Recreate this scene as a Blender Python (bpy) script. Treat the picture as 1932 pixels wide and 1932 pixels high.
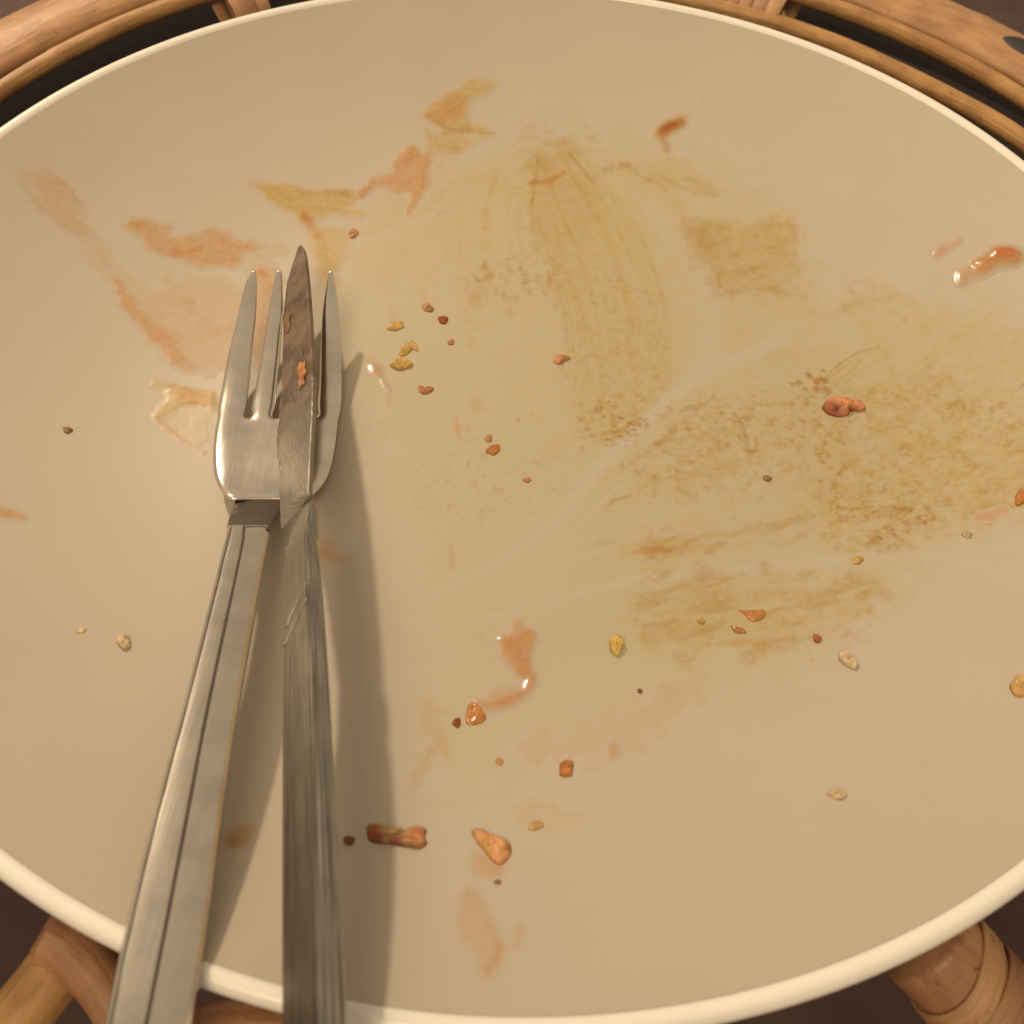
import bpy, bmesh, math, random
import numpy as np
from mathutils import Vector, Matrix

# ------------------------------------------------------------------ clear
for o in list(bpy.data.objects):
    bpy.data.objects.remove(o)
SC = bpy.context.scene
COL = SC.collection
rng = np.random.RandomState(7)
random.seed(7)

# ------------------------------------------------------------------ camera
# metres; origin on the plate's axis at the height of its flat middle
MM = 0.001
PR = 135.0                      # rim radius (mm)
RIMZ = 22.0                     # rim height over the flat middle (mm)
PITCH, ROLL = 0.6682, 0.0531
CAMP = np.array([1.29, -178.37, 165.56 + RIMZ])     # mm
FPX = 2227.0                    # focal length for a 1932 px wide square picture
_f = np.array([0, math.sin(PITCH), -math.cos(PITCH)])
_r = np.array([1.0, 0, 0])
_u = np.cross(_r, _f)
_c, _s = math.cos(ROLL), math.sin(ROLL)
AX = np.stack([_c * _r + _s * _u, -_s * _r + _c * _u, _f])

cam = bpy.data.cameras.new('camera')
camo = bpy.data.objects.new('camera', cam)
COL.objects.link(camo)
m = Matrix(((AX[0][0], AX[1][0], -AX[2][0], CAMP[0] * MM),
            (AX[0][1], AX[1][1], -AX[2][1], CAMP[1] * MM),
            (AX[0][2], AX[1][2], -AX[2][2], CAMP[2] * MM), (0, 0, 0, 1)))
camo.matrix_world = m
cam.sensor_width = 36
cam.lens = 36 * FPX / 1932
cam.clip_start = 0.01
cam.clip_end = 50
cam.dof.use_dof = True
cam.dof.focus_distance = 0.252
cam.dof.aperture_fstop = 26
SC.camera = camo
SC.render.resolution_x = SC.render.resolution_y = 1024

# ------------------------------------------------------------------ light: a dim warm room at night
SC.view_settings.view_transform = 'Standard'
SC.view_settings.look = 'None'
SC.view_settings.exposure = 0
SC.view_settings.gamma = 1
W = bpy.data.worlds.new('World')
SC.world = W
W.use_nodes = True
bg = W.node_tree.nodes['Background']
bg.inputs[0].default_value = (1.0, 0.77, 0.51, 1)
bg.inputs[1].default_value = 0.505


def area_lamp(name, loc, target, size, power, color, shape='DISK'):
    l = bpy.data.lights.new(name, 'AREA')
    l.shape = shape
    l.size = size
    l.energy = power
    l.color = color
    o = bpy.data.objects.new(name, l)
    o.location = loc
    o.rotation_euler = (Vector(target) - Vector(loc)).to_track_quat('-Z', 'Y').to_euler()
    COL.objects.link(o)
    return o


LD = Vector((-0.41, 0.64, 0.64)).normalized()
area_lamp('lamp_bulb', LD * 1.1, (0, 0, 0), 0.055, 7.3, (1.0, 0.785, 0.53))
area_lamp('lamp_fill', (-0.28, -1.0, 1.3), (0, 0, 0), 0.7, 12.0, (1.0, 0.77, 0.50))  # added fill light, unseen behind the camera, to lift the plate's far wall


# ------------------------------------------------------------------ projection helpers (numbers in mm)
def zplate(r):
    t = np.clip((np.asarray(r, float) - 64.0) / 69.5, 0, 1.05)
    return RIMZ * t ** 1.9


def ray(px, py):
    px = np.asarray(px, float)
    py = np.asarray(py, float)
    d = np.stack([(px - 966) / FPX, -(py - 966) / FPX, np.ones_like(px)], -1)
    return d @ AX


def at(px, py, z):
    d = ray(px, py)
    t = (np.asarray(z, float) - CAMP[2]) / d[..., 2]
    return CAMP + d * t[..., None]


def on_plate(px, py, lift=0.0):
    z = np.zeros_like(np.asarray(px, float))
    for _ in range(25):
        p = at(px, py, z)
        z = 0.5 * z + 0.5 * (zplate(np.hypot(p[..., 0], p[..., 1])) + lift)
    return at(px, py, z)


def to_px(P):
    d = (P - CAMP) @ AX.T
    return 966 + FPX * d[..., 0] / d[..., 2], 966 - FPX * d[..., 1] / d[..., 2]


# ------------------------------------------------------------------ numpy noise
_perm = rng.rand(256, 256)


def vnoise(x, y, seed=0):
    x = x + seed * 17.31
    y = y + seed * 9.77
    xi = np.floor(x).astype(int)
    yi = np.floor(y).astype(int)
    fx = x - xi
    fy = y - yi
    fx = fx * fx * (3 - 2 * fx)
    fy = fy * fy * (3 - 2 * fy)
    a = _perm[xi & 255, yi & 255]
    b = _perm[(xi + 1) & 255, yi & 255]
    c = _perm[xi & 255, (yi + 1) & 255]
    d = _perm[(xi + 1) & 255, (yi + 1) & 255]
    return (a * (1 - fx) + b * fx) * (1 - fy) + (c * (1 - fx) + d * fx) * fy


def fbm(x, y, seed=0, n=4):
    s = 0
    a = 0.5
    t = 0
    for i in range(n):
        s = s + a * vnoise(x * 2 ** i, y * 2 ** i, seed + i * 3)
        t += a
        a *= 0.55
    return s / t


def sstep(a, b, x):
    t = np.clip((x - a) / (b - a), 0, 1)
    return t * t * (3 - 2 * t)


# ------------------------------------------------------------------ object helpers
def tag(o, label=None, cat=None, group=None, kind=None):
    if label:
        o['label'] = label
    if cat:
        o['category'] = cat
    if group:
        o['group'] = group
    if kind:
        o['kind'] = kind
    return o


def empty(name, loc=(0, 0, 0)):
    o = bpy.data.objects.new(name, None)
    o.empty_display_size = 0.01
    o.location = loc
    COL.objects.link(o)
    return o


def mesh_obj(name, verts, faces, mat, parent=None, smooth=True, uvs=None, colors=None, mm=True):
    v = np.asarray(verts, float)
    if mm:
        v = v * MM
    me = bpy.data.meshes.new(name)
    me.from_pydata(v.tolist(), [], [tuple(int(i) for i in f) for f in faces])
    if smooth:
        me.polygons.foreach_set('use_smooth', [True] * len(me.polygons))
    if uvs is not None:
        uv = me.uv_layers.new(name='UVMap')
        li = np.zeros(len(me.loops), int)
        me.loops.foreach_get('vertex_index', li)
        uv.data.foreach_set('uv', np.asarray(uvs, np.float32)[li].ravel())
    if colors is not None:
        ca = me.color_attributes.new('stain', 'FLOAT_COLOR', 'POINT')
        c = np.ones((len(v), 4), np.float32)
        c[:, :3] = colors
        ca.data.foreach_set('color', c.ravel())
    if mat:
        me.materials.append(mat)
    me.update()
    o = bpy.data.objects.new(name, me)
    COL.objects.link(o)
    if parent:
        o.parent = parent
    return o


# ------------------------------------------------------------------ materials
def new_mat(name):
    mt = bpy.data.materials.new(name)
    mt.use_nodes = True
    nt = mt.node_tree
    return mt, nt, nt.nodes['Principled BSDF']


def N(nt, typ, **kw):
    n = nt.nodes.new(typ)
    for k, v in kw.items():
        if k.startswith('i_'):
            key = k[2:]
            n.inputs[int(key) if key.isdigit() else key].default_value = v
        else:
            setattr(n, k, v)
    return n


PLATE = np.array([0.465, 0.410, 0.342])


def mat_glaze(name, col, rough=0.42, spec=0.4, bump=0.02):
    mt, nt, b = new_mat(name)
    tc = N(nt, 'ShaderNodeTexCoord')
    n1 = N(nt, 'ShaderNodeTexNoise')
    n1.inputs['Scale'].default_value = 45
    n1.inputs['Detail'].default_value = 5
    nt.links.new(tc.outputs['Object'], n1.inputs['Vector'])
    mr = N(nt, 'ShaderNodeMapRange')
    mr.inputs[3].default_value = 0.965
    mr.inputs[4].default_value = 1.03
    nt.links.new(n1.outputs[0], mr.inputs[0])
    mx = N(nt, 'ShaderNodeVectorMath', operation='SCALE')
    mx.inputs[0].default_value = col
    nt.links.new(mr.outputs[0], mx.inputs['Scale'])
    nt.links.new(mx.outputs[0], b.inputs['Base Color'])
    n2 = N(nt, 'ShaderNodeTexNoise')
    n2.inputs['Scale'].default_value = 900
    n2.inputs['Detail'].default_value = 3
    nt.links.new(tc.outputs['Object'], n2.inputs['Vector'])
    bp = N(nt, 'ShaderNodeBump')
    bp.inputs['Strength'].default_value = bump
    bp.inputs['Distance'].default_value = 0.0004
    nt.links.new(n2.outputs[0], bp.inputs['Height'])
    nt.links.new(bp.outputs[0], b.inputs['Normal'])
    mr2 = N(nt, 'ShaderNodeMapRange')
    mr2.inputs[3].default_value = rough - 0.06
    mr2.inputs[4].default_value = rough + 0.06
    nt.links.new(n1.outputs[0], mr2.inputs[0])
    nt.links.new(mr2.outputs[0], b.inputs['Roughness'])
    b.inputs['Specular IOR Level'].default_value = spec
    return mt


M_WELL = mat_glaze('plate_beige_glaze', PLATE, 0.44, 0.4, 0.03)
M_RIM = mat_glaze('plate_white_rim', (0.83, 0.805, 0.765), 0.22, 0.5, 0.0)


def mat_stain(name, rough, coat=0.0, fine=0.12, spec=0.4):
    """albedo from the painted residue, with a fine procedural mottling"""
    mt, nt, b = new_mat(name)
    a = N(nt, 'ShaderNodeAttribute', attribute_name='stain')
    tc = N(nt, 'ShaderNodeTexCoord')
    n1 = N(nt, 'ShaderNodeTexNoise')
    n1.inputs['Scale'].default_value = 700
    n1.inputs['Detail'].default_value = 4
    nt.links.new(tc.outputs['Object'], n1.inputs['Vector'])
    # distance of the painted colour from the bare glaze drives the mottling
    sub = N(nt, 'ShaderNodeVectorMath', operation='DISTANCE')
    sub.inputs[1].default_value = PLATE
    nt.links.new(a.outputs['Color'], sub.inputs[0])
    mr = N(nt, 'ShaderNodeMapRange')
    mr.inputs[1].default_value = 0.0
    mr.inputs[2].default_value = 0.25
    mr.inputs[3].default_value = 0.0
    mr.inputs[4].default_value = fine
    nt.links.new(sub.outputs['Value'], mr.inputs[0])
    mul = N(nt, 'ShaderNodeMath', operation='MULTIPLY_ADD')
    cen = N(nt, 'ShaderNodeMath', operation='SUBTRACT')
    cen.inputs[1].default_value = 0.5
    nt.links.new(n1.outputs[0], cen.inputs[0])
    nt.links.new(cen.outputs[0], mul.inputs[0])
    dbl = N(nt, 'ShaderNodeMath', operation='MULTIPLY')
    dbl.inputs[1].default_value = 3.0
    nt.links.new(mr.outputs[0], dbl.inputs[0])
    nt.links.new(dbl.outputs[0], mul.inputs[1])
    mul.inputs[2].default_value = 1.0
    sc = N(nt, 'ShaderNodeVectorMath', operation='SCALE')
    nt.links.new(a.outputs['Color'], sc.inputs[0])
    nt.links.new(mul.outputs[0], sc.inputs['Scale'])
    nt.links.new(sc.outputs[0], b.inputs['Base Color'])
    b.inputs['Roughness'].default_value = rough
    b.inputs['Specular IOR Level'].default_value = spec
    b.inputs['Coat Weight'].default_value = coat
    b.inputs['Coat Roughness'].default_value = 0.06
    if coat > 0:
        bp = N(nt, 'ShaderNodeBump')
        bp.inputs['Strength'].default_value = 0.05
        bp.inputs['Distance'].default_value = 0.0003
        nt.links.new(n1.outputs[0], bp.inputs['Height'])
        nt.links.new(bp.outputs[0], b.inputs['Normal'])
    return mt


M_FILM = mat_stain('grease_film', 0.42, 0.0, 0.10, 0.35)
M_SAUCE = mat_stain('sauce_smear', 0.5, 0.0, 0.16, 0.3)
M_MOIST = mat_stain('moist_sauce', 0.36, 0.25, 0.12, 0.4)
M_WET = mat_stain('wet_sauce', 0.25, 0.7, 0.12)
M_CRUMB = mat_stain('food_crumb', 0.55, 0.08, 0.3)


def mat_metal(name, col, rough, streak_axis='v', streak=0.12, dirt=False, groove_tone=0.0, bump=0.05):
    mt, nt, b = new_mat(name)
    b.inputs['Metallic'].default_value = 1.0
    uv = N(nt, 'ShaderNodeUVMap')
    mp = N(nt, 'ShaderNodeMapping')
    mp.inputs['Scale'].default_value = (90, 3, 1) if streak_axis == 'v' else (3, 90, 1)
    nt.links.new(uv.outputs[0], mp.inputs[0])
    n = N(nt, 'ShaderNodeTexNoise')
    n.inputs['Scale'].default_value = 1.0
    n.inputs['Detail'].default_value = 4
    nt.links.new(mp.outputs[0], n.inputs['Vector'])
    mr = N(nt, 'ShaderNodeMapRange')
    mr.inputs[1].default_value = 0.3
    mr.inputs[2].default_value = 0.7
    mr.inputs[3].default_value = rough - streak
    mr.inputs[4].default_value = rough + streak
    nt.links.new(n.outputs[0], mr.inputs[0])
    tc = N(nt, 'ShaderNodeTexCoord')
    big = N(nt, 'ShaderNodeTexNoise')
    big.inputs['Scale'].default_value = 160
    big.inputs['Detail'].default_value = 5
    nt.links.new(tc.outputs['Object'], big.inputs['Vector'])
    cr = N(nt, 'ShaderNodeMapRange')
    cr.inputs[1].default_value = 0.3
    cr.inputs[2].default_value = 0.7
    cr.inputs[3].default_value = 0.86
    cr.inputs[4].default_value = 1.08
    nt.links.new(big.outputs[0], cr.inputs[0])
    sc = N(nt, 'ShaderNodeVectorMath', operation='SCALE')
    sc.inputs[0].default_value = col
    nt.links.new(cr.outputs[0], sc.inputs['Scale'])
    colout = sc.outputs[0]
    if groove_tone:
        mrt = N(nt, 'ShaderNodeMapRange')
        mrt.inputs[1].default_value = 0.35
        mrt.inputs[2].default_value = 0.65
        mrt.inputs[3].default_value = 1.0 - groove_tone
        mrt.inputs[4].default_value = 1.0 + groove_tone
        nt.links.new(n.outputs[0], mrt.inputs[0])
        sct = N(nt, 'ShaderNodeVectorMath', operation='SCALE')
        nt.links.new(colout, sct.inputs[0])
        nt.links.new(mrt.outputs[0], sct.inputs['Scale'])
        colout = sct.outputs[0]
    bumph = n.outputs[0]
    bp = N(nt, 'ShaderNodeBump')
    bp.inputs['Strength'].default_value = bump
    bp.inputs['Distance'].default_value = 0.0003
    nt.links.new(bumph, bp.inputs['Height'])
    if dirt:
        # brown dried food film, heavier towards the tip (v = 1)
        sepv = N(nt, 'ShaderNodeSeparateXYZ')
        nt.links.new(uv.outputs[0], sepv.inputs[0])
        m2 = N(nt, 'ShaderNodeMapping')
        m2.inputs['Scale'].default_value = (5, 16, 1)
        nt.links.new(uv.outputs[0], m2.inputs[0])
        nd = N(nt, 'ShaderNodeTexNoise')
        nd.inputs['Scale'].default_value = 1.6
        nd.inputs['Detail'].default_value = 7
        nd.inputs['Roughness'].default_value = 0.65
        nt.links.new(m2.outputs[0], nd.inputs['Vector'])
        grad = N(nt, 'ShaderNodeMapRange')
        grad.inputs[1].default_value = 0.10
        grad.inputs[2].default_value = 0.72
        grad.inputs[3].default_value = -0.28
        grad.inputs[4].default_value = 0.42
        nt.links.new(sepv.outputs[1], grad.inputs[0])
        edge = N(nt, 'ShaderNodeMapRange')  # food film along the low edge, also painting the shadow in its notches
        edge.inputs[1].default_value = 0.0
        edge.inputs[2].default_value = 0.22
        edge.inputs[3].default_value = 0.20
        edge.inputs[4].default_value = 0.0
        nt.links.new(sepv.outputs[0], edge.inputs[0])
        ad0 = N(nt, 'ShaderNodeMath', operation='ADD')
        nt.links.new(grad.outputs[0], ad0.inputs[0])
        nt.links.new(edge.outputs[0], ad0.inputs[1])
        ad = N(nt, 'ShaderNodeMath', operation='ADD')
        nt.links.new(nd.outputs[0], ad.inputs[0])
        nt.links.new(ad0.outputs[0], ad.inputs[1])
        ms = N(nt, 'ShaderNodeMapRange')
        ms.inputs[1].default_value = 0.47
        ms.inputs[2].default_value = 0.66
        nt.links.new(ad.outputs[0], ms.inputs[0])
        ramp = N(nt, 'ShaderNodeValToRGB')
        ramp.color_ramp.elements[0].color = (0.075, 0.048, 0.036, 1)
        ramp.color_ramp.elements[1].color = (0.22, 0.145, 0.10, 1)
        ramp.color_ramp.elements[0].position = 0.35
        ramp.color_ramp.elements[1].position = 0.68
        nt.links.new(big.outputs[0], ramp.inputs[0])
        mixc = N(nt, 'ShaderNodeMix', data_type='RGBA')
        nt.links.new(ms.outputs[0], mixc.inputs[0])
        nt.links.new(colout, mixc.inputs[6])
        nt.links.new(ramp.outputs[0], mixc.inputs[7])
        colout = mixc.outputs[2]
        inv = N(nt, 'ShaderNodeMath', operation='MULTIPLY_ADD')
        inv.inputs[1].default_value = -0.92
        inv.inputs[2].default_value = 1.0
        nt.links.new(ms.outputs[0], inv.inputs[0])
        nt.links.new(inv.outputs[0], b.inputs['Metallic'])
        bp2 = N(nt, 'ShaderNodeBump')
        bp2.inputs['Strength'].default_value = 0.6
        bp2.inputs['Distance'].default_value = 0.0005
        nt.links.new(ad.outputs[0], bp2.inputs['Height'])
        nt.links.new(bp.outputs[0], bp2.inputs['Normal'])
        nt.links.new(bp2.outputs[0], b.inputs['Normal'])
    else:
        nt.links.new(bp.outputs[0], b.inputs['Normal'])
    nt.links.new(colout, b.inputs['Base Color'])
    nt.links.new(mr.outputs[0], b.inputs['Roughness'])
    return mt


M_HEAD = mat_metal('fork_head_steel', (0.74, 0.69, 0.63), 0.20, 'v', 0.03, bump=0.02)
M_FORK = mat_metal('fork_steel', (0.62, 0.58, 0.53), 0.17, 'v', 0.025, bump=0.015)
M_NECK = mat_metal('fork_neck_dark_reflection', (0.15, 0.125, 0.115), 0.34, 'v', 0.06)  # same steel, with the neck's dark reflection put into its colour
M_BLADE = mat_metal('knife_blade_steel', (0.32, 0.30, 0.265), 0.36, 'v', 0.08, dirt=True)
M_KNIFE = mat_metal('knife_steel', (0.33, 0.315, 0.285), 0.28, 'v', 0.08, groove_tone=0.6)  # streaks put the light and dark of the grooves into the colour


def mat_cane(name, c1, c2, rough=0.38):
    mt, nt, b = new_mat(name)
    uv = N(nt, 'ShaderNodeUVMap')
    mp = N(nt, 'ShaderNodeMapping')
    mp.inputs['Scale'].default_value = (26, 5, 1)      # u round the cane, v along it
    nt.links.new(uv.outputs[0], mp.inputs[0])
    n = N(nt, 'ShaderNodeTexNoise')
    n.inputs['Scale'].default_value = 1.0
    n.inputs['Detail'].default_value = 6
    n.inputs['Roughness'].default_value = 0.6
    nt.links.new(mp.outputs[0], n.inputs['Vector'])
    tc = N(nt, 'ShaderNodeTexCoord')
    n2 = N(nt, 'ShaderNodeTexNoise')
    n2.inputs['Scale'].default_value = 85
    n2.inputs['Detail'].default_value = 6
    nt.links.new(tc.outputs['Object'], n2.inputs['Vector'])
    ad = N(nt, 'ShaderNodeMath', operation='ADD')
    nt.links.new(n.outputs[0], ad.inputs[0])
    nt.links.new(n2.outputs[0], ad.inputs[1])
    ramp = N(nt, 'ShaderNodeValToRGB')
    ramp.color_ramp.elements[0].color = (*c2, 1)
    ramp.color_ramp.elements[1].color = (*c1, 1)
    ramp.color_ramp.elements[0].position = 0.36
    ramp.color_ramp.elements[1].position = 0.62
    hf = N(nt, 'ShaderNodeMath', operation='MULTIPLY')
    hf.inputs[1].default_value = 0.5
    nt.links.new(ad.outputs[0], hf.inputs[0])
    nt.links.new(hf.outputs[0], ramp.inputs[0])
    # small dark specks
    vo = N(nt, 'ShaderNodeTexNoise')
    vo.inputs['Scale'].default_value = 520
    vo.inputs['Detail'].default_value = 2
    nt.links.new(tc.outputs['Object'], vo.inputs['Vector'])
    sp = N(nt, 'ShaderNodeMapRange')
    sp.inputs[1].default_value = 0.66
    sp.inputs[2].default_value = 0.76
    sp.inputs[3].default_value = 0.0
    sp.inputs[4].default_value = 0.55
    nt.links.new(vo.outputs[0], sp.inputs[0])
    mx = N(nt, 'ShaderNodeMix', data_type='RGBA')
    nt.links.new(sp.outputs[0], mx.inputs[0])
    nt.links.new(ramp.outputs[0], mx.inputs[6])
    mx.inputs[7].default_value = (c2[0] * .35, c2[1] * .3, c2[2] * .25, 1)
    nt.links.new(mx.outputs[2], b.inputs['Base Color'])
    b.inputs['Roughness'].default_value = rough
    bp = N(nt, 'ShaderNodeBump')
    bp.inputs['Strength'].default_value = 0.5
    bp.inputs['Distance'].default_value = 0.0006
    nt.links.new(ad.outputs[0], bp.inputs['Height'])
    nt.links.new(bp.outputs[0], b.inputs['Normal'])
    return mt


M_CANE = mat_cane('honey_cane', (0.54, 0.315, 0.125), (0.29, 0.145, 0.055), 0.34)
M_CANE2 = mat_cane('tan_bamboo', (0.50, 0.29, 0.14), (0.31, 0.16, 0.08), 0.45)
M_WRAP = mat_cane('wrap_cane', (0.42, 0.22, 0.11), (0.23, 0.105, 0.055), 0.42)


def mat_floor():
    mt, nt, b = new_mat('dark_floor')
    tc = N(nt, 'ShaderNodeTexCoord')
    n = N(nt, 'ShaderNodeTexNoise')
    n.inputs['Scale'].default_value = 30
    n.inputs['Detail'].default_value = 8
    nt.links.new(tc.outputs['Object'], n.inputs['Vector'])
    ramp = N(nt, 'ShaderNodeValToRGB')
    ramp.color_ramp.elements[0].color = (0.046, 0.022, 0.022, 1)
    ramp.color_ramp.elements[1].color = (0.085, 0.046, 0.040, 1)
    ramp.color_ramp.elements[0].position = 0.3
    ramp.color_ramp.elements[1].position = 0.7
    nt.links.new(n.outputs[0], ramp.inputs[0])
    nt.links.new(ramp.outputs[0], b.inputs['Base Color'])
    b.inputs['Roughness'].default_value = 0.7
    bp = N(nt, 'ShaderNodeBump')
    bp.inputs['Strength'].default_value = 0.3
    bp.inputs['Distance'].default_value = 0.001
    nt.links.new(n.outputs[0], bp.inputs['Height'])
    nt.links.new(bp.outputs[0], b.inputs['Normal'])
    return mt


def mat_plain(name, col, rough=0.6):
    mt, nt, b = new_mat(name)
    tc = N(nt, 'ShaderNodeTexCoord')
    n = N(nt, 'ShaderNodeTexNoise')
    n.inputs['Scale'].default_value = 220
    n.inputs['Detail'].default_value = 5
    nt.links.new(tc.outputs['Object'], n.inputs['Vector'])
    mr = N(nt, 'ShaderNodeMapRange')
    mr.inputs[1].default_value = 0.3
    mr.inputs[2].default_value = 0.7
    mr.inputs[3].default_value = 0.7
    mr.inputs[4].default_value = 1.3
    nt.links.new(n.outputs[0], mr.inputs[0])
    sc = N(nt, 'ShaderNodeVectorMath', operation='SCALE')
    sc.inputs[0].default_value = col
    nt.links.new(mr.outputs[0], sc.inputs['Scale'])
    nt.links.new(sc.outputs[0], b.inputs['Base Color'])
    b.inputs['Roughness'].default_value = rough
    return mt


M_FLOOR = mat_floor()
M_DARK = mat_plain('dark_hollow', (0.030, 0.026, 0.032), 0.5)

# ------------------------------------------------------------------ setting: dark floor under the stand
S = 3000.0
fl = mesh_obj('floor', [(-S, -S, -130), (S, -S, -130), (S, S, -130), (-S, S, -130)], [(0, 1, 2, 3)], M_FLOOR)
tag(fl, kind='structure')


# ------------------------------------------------------------------ tubes and bands
def smooth_path(pts, n):
    """Catmull-Rom through pts"""
    P = np.asarray(pts, float)
    Q = np.vstack([2 * P[0] - P[1], P, 2 * P[-1] - P[-2]])
    k = len(P) - 1
    out = []
    for t in np.linspace(0, k - 1e-6, n):
        i = int(t)
        f = t - i
        a, b_, c, d = Q[i], Q[i + 1], Q[i + 2], Q[i + 3]
        out.append(0.5 * ((2 * b_) + (c - a) * f + (2 * a - 5 * b_ + 4 * c - d) * f * f + (3 * b_ - a - 3 * c + d) * f ** 3))
    return np.array(out)


def tube(path, rad, nseg=20, squash=1.0, cap=True, wob=0.0, seed=0, nodes=()):
    """round cane along a path; nodes = fractions with a slight swelling ring"""
    P = np.asarray(path, float)
    n = len(P)
    T = np.gradient(P, axis=0)
    T /= np.linalg.norm(T, axis=1)[:, None]
    up = np.array([0, 0, 1.0])
    V = []
    UV = []
    L = np.r_[0, np.cumsum(np.linalg.norm(np.diff(P, axis=0), axis=1))]
    for i in range(n):
        s = np.cross(T[i], up)
        s /= np.linalg.norm(s)
        w = np.cross(s, T[i])
        f = i / (n - 1)
        r = rad[i] if hasattr(rad, '__len__') else rad
        for nd in nodes:
            r = r * (1 + 0.09 * math.exp(-((f - nd) * L[-1] / 1.6) ** 2) - 0.05 * math.exp(-((f - nd) * L[-1] / 0.6) ** 2))
        for k in range(nseg):
            a = 2 * math.pi * k / nseg
            rr = r * (1 + wob * (vnoise(np.array(L[i] * 0.06), np.array(3 * math.cos(a) + 5.0), seed) - 0.5))
            V.append(P[i] + rr * (math.cos(a) * s + squash * math.sin(a) * w))
            UV.append((k / nseg, L[i] / 60.0))
    F = []
    for i in range(n - 1):
        for k in range(nseg):
            k2 = (k + 1) % nseg
            F.append((i * nseg + k, i * nseg + k2, (i + 1) * nseg + k2, (i + 1) * nseg + k))
    if cap:
        F.append(tuple(range(nseg))[::-1])
        F.append(tuple((n - 1) * nseg + k for k in range(nseg)))
    return V, F, UV


def band(center, axis, rad, width, thick, a0=0, a1=360, nseg=40, skew=0.0, flare=0.0):
    """flat strip wound round a pole: rectangular section, rounded outer edges"""
    c = np.asarray(center, float)
    t = np.asarray(axis, float)
    t = t / np.linalg.norm(t)
    s = np.cross(t, [0, 0, 1.0])
    s /= np.linalg.norm(s)
    w = np.cross(s, t)
    prof = [(-.5, 0), (-.5, .7), (-.42, 1), (.0, 1.08), (.42, 1), (.5, .7), (.5, 0)]
    V = []
    UV = []
    full = abs(a1 - a0) >= 360
    m_ = nseg if full else nseg + 1
    for i in range(m_):
        a = math.radians(a0 + (a1 - a0) * i / nseg)
        d = math.cos(a) * s + math.sin(a) * w
        for (x, y) in prof:
            V.append(c + t * (x * width + skew * math.cos(a) + skew * .4 * math.sin(2 * a)) + d * (rad + y * thick + flare * max(0, math.sin(a))))
            UV.append((x * .4 + .5, a * rad / 40.0))
    k = len(prof)
    F = []
    for i in range(nseg):
        j = (i + 1) % m_
        for q in range(k - 1):
            F.append((i * k + q, i * k + q + 1, j * k + q + 1, j * k + q))
        F.append((i * k + k - 1, i * k, j * k, j * k + k - 1))
    if not full:
        F.append(tuple(range(k))[::-1])
        F.append(tuple((m_ - 1) * k + q for q in range(k)))
    return V, F, UV


# ------------------------------------------------------------------ rattan stand (bent canes round the plate)
stand = empty('rattan_stand', (0, 0, -0.03))
tag(stand, 'round honey brown rattan stand of bent canes with bound joints, under and around the plate', 'rattan stand')


def part(name, VFU, mat, parent):
    V, F, UV = VFU
    o = mesh_obj(name, V, F, mat, None, uvs=UV)
    o.parent = parent
    o.matrix_parent_inverse = parent.matrix_basis.inverted()
    return o


def arc(cx, cy, r, z, a0, a1, n=120, dz=0.0):
    a = np.radians(np.linspace(a0, a1, n))
    return np.stack([cx + r * np.cos(a), cy + r * np.sin(a), np.full(n, z) + dz * np.sin(a * 3)], 1)


RCX, RCY = 5.0, 36.0


def revolve_disc(r, z, th=3.0, n=96):
    V = []
    for zz in (z, z - th):
        V += [(RCX + r * math.cos(2 * math.pi * i / n), max(-50.0, RCY + r * math.sin(2 * math.pi * i / n)), zz) for i in range(n)]
    F = [tuple(range(n)), tuple(range(2 * n - 1, n - 1, -1))] + [(i, n + i, n + (i + 1) % n, (i + 1) % n) for i in range(n)]
    return V, F, [(0, 0)] * len(V)




def ringpt(px, py, z):
    p = at(px, py, z)
    return math.degrees(math.atan2(p[1] - RCY, p[0] - RCX))




def dropped(P, n=14):
    """the two ends of a bent cane turn down to the floor"""
    P = P.copy()
    for i in range(n):
        f = (1 - i / n) ** 2
        P[i, 2] -= 118 * f
        P[-1 - i, 2] -= 118 * f
    return P


part('outer_cane', tube(dropped(arc(RCX, RCY, 187, -3.5, -24, 208, 190)), 10.6, 30, 0.42, True, 0.05, 1, nodes=(0.30, 0.62, 0.83)), M_CANE2, stand)
part('middle_cane', tube(dropped(arc(RCX, RCY, 169, -2, -22, 204, 190)), 2.5, 18, 1.0, True, 0.08, 2, nodes=(0.30, 0.745, 0.87)), M_CANE, stand)
_a = np.radians(np.linspace(98, 4, 90))
_rr = 150.5 + 5.0 * sstep(50, 20, np.degrees(_a))
part('inner_cane', tube(np.stack([RCX + _rr * np.cos(_a), RCY + _rr * np.sin(_a), np.full(90, -2.5)], 1), 2.9, 18, 0.9, True, 0.08, 3, nodes=(0.74,)), M_CANE, stand)
_fp = [at(u, v, z) for u, v, z in ((104, 1772, -5.5), (135, 1792, -5.5), (180, 1838, -5.8), (215, 1895, -6.5), (240, 1970, -8), (258, 2080, -12))]
_fp += [_fp[-1] + np.array([3, -10, -38]), _fp[-1] + np.array([4, -12, -117])]
part('bent_cane', tube(smooth_path(_fp, 70), np.r_[np.linspace(4.9, 4.5, 12), np.linspace(4.5, 3.4, 28), np.full(30, 3.4)], 20, 0.95, True, 0.10, 4), M_WRAP, stand)
_fp = [at(u, v, z) for u, v, z in ((250, 2010, -34), (380, 1955, -32), (470, 1935, -31), (590, 1950, -32), (760, 2010, -34))]
part('low_cane', tube(smooth_path(_fp, 40), 5.0, 18, 1.0, True, 0.10, 5), M_WRAP, stand)

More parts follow.
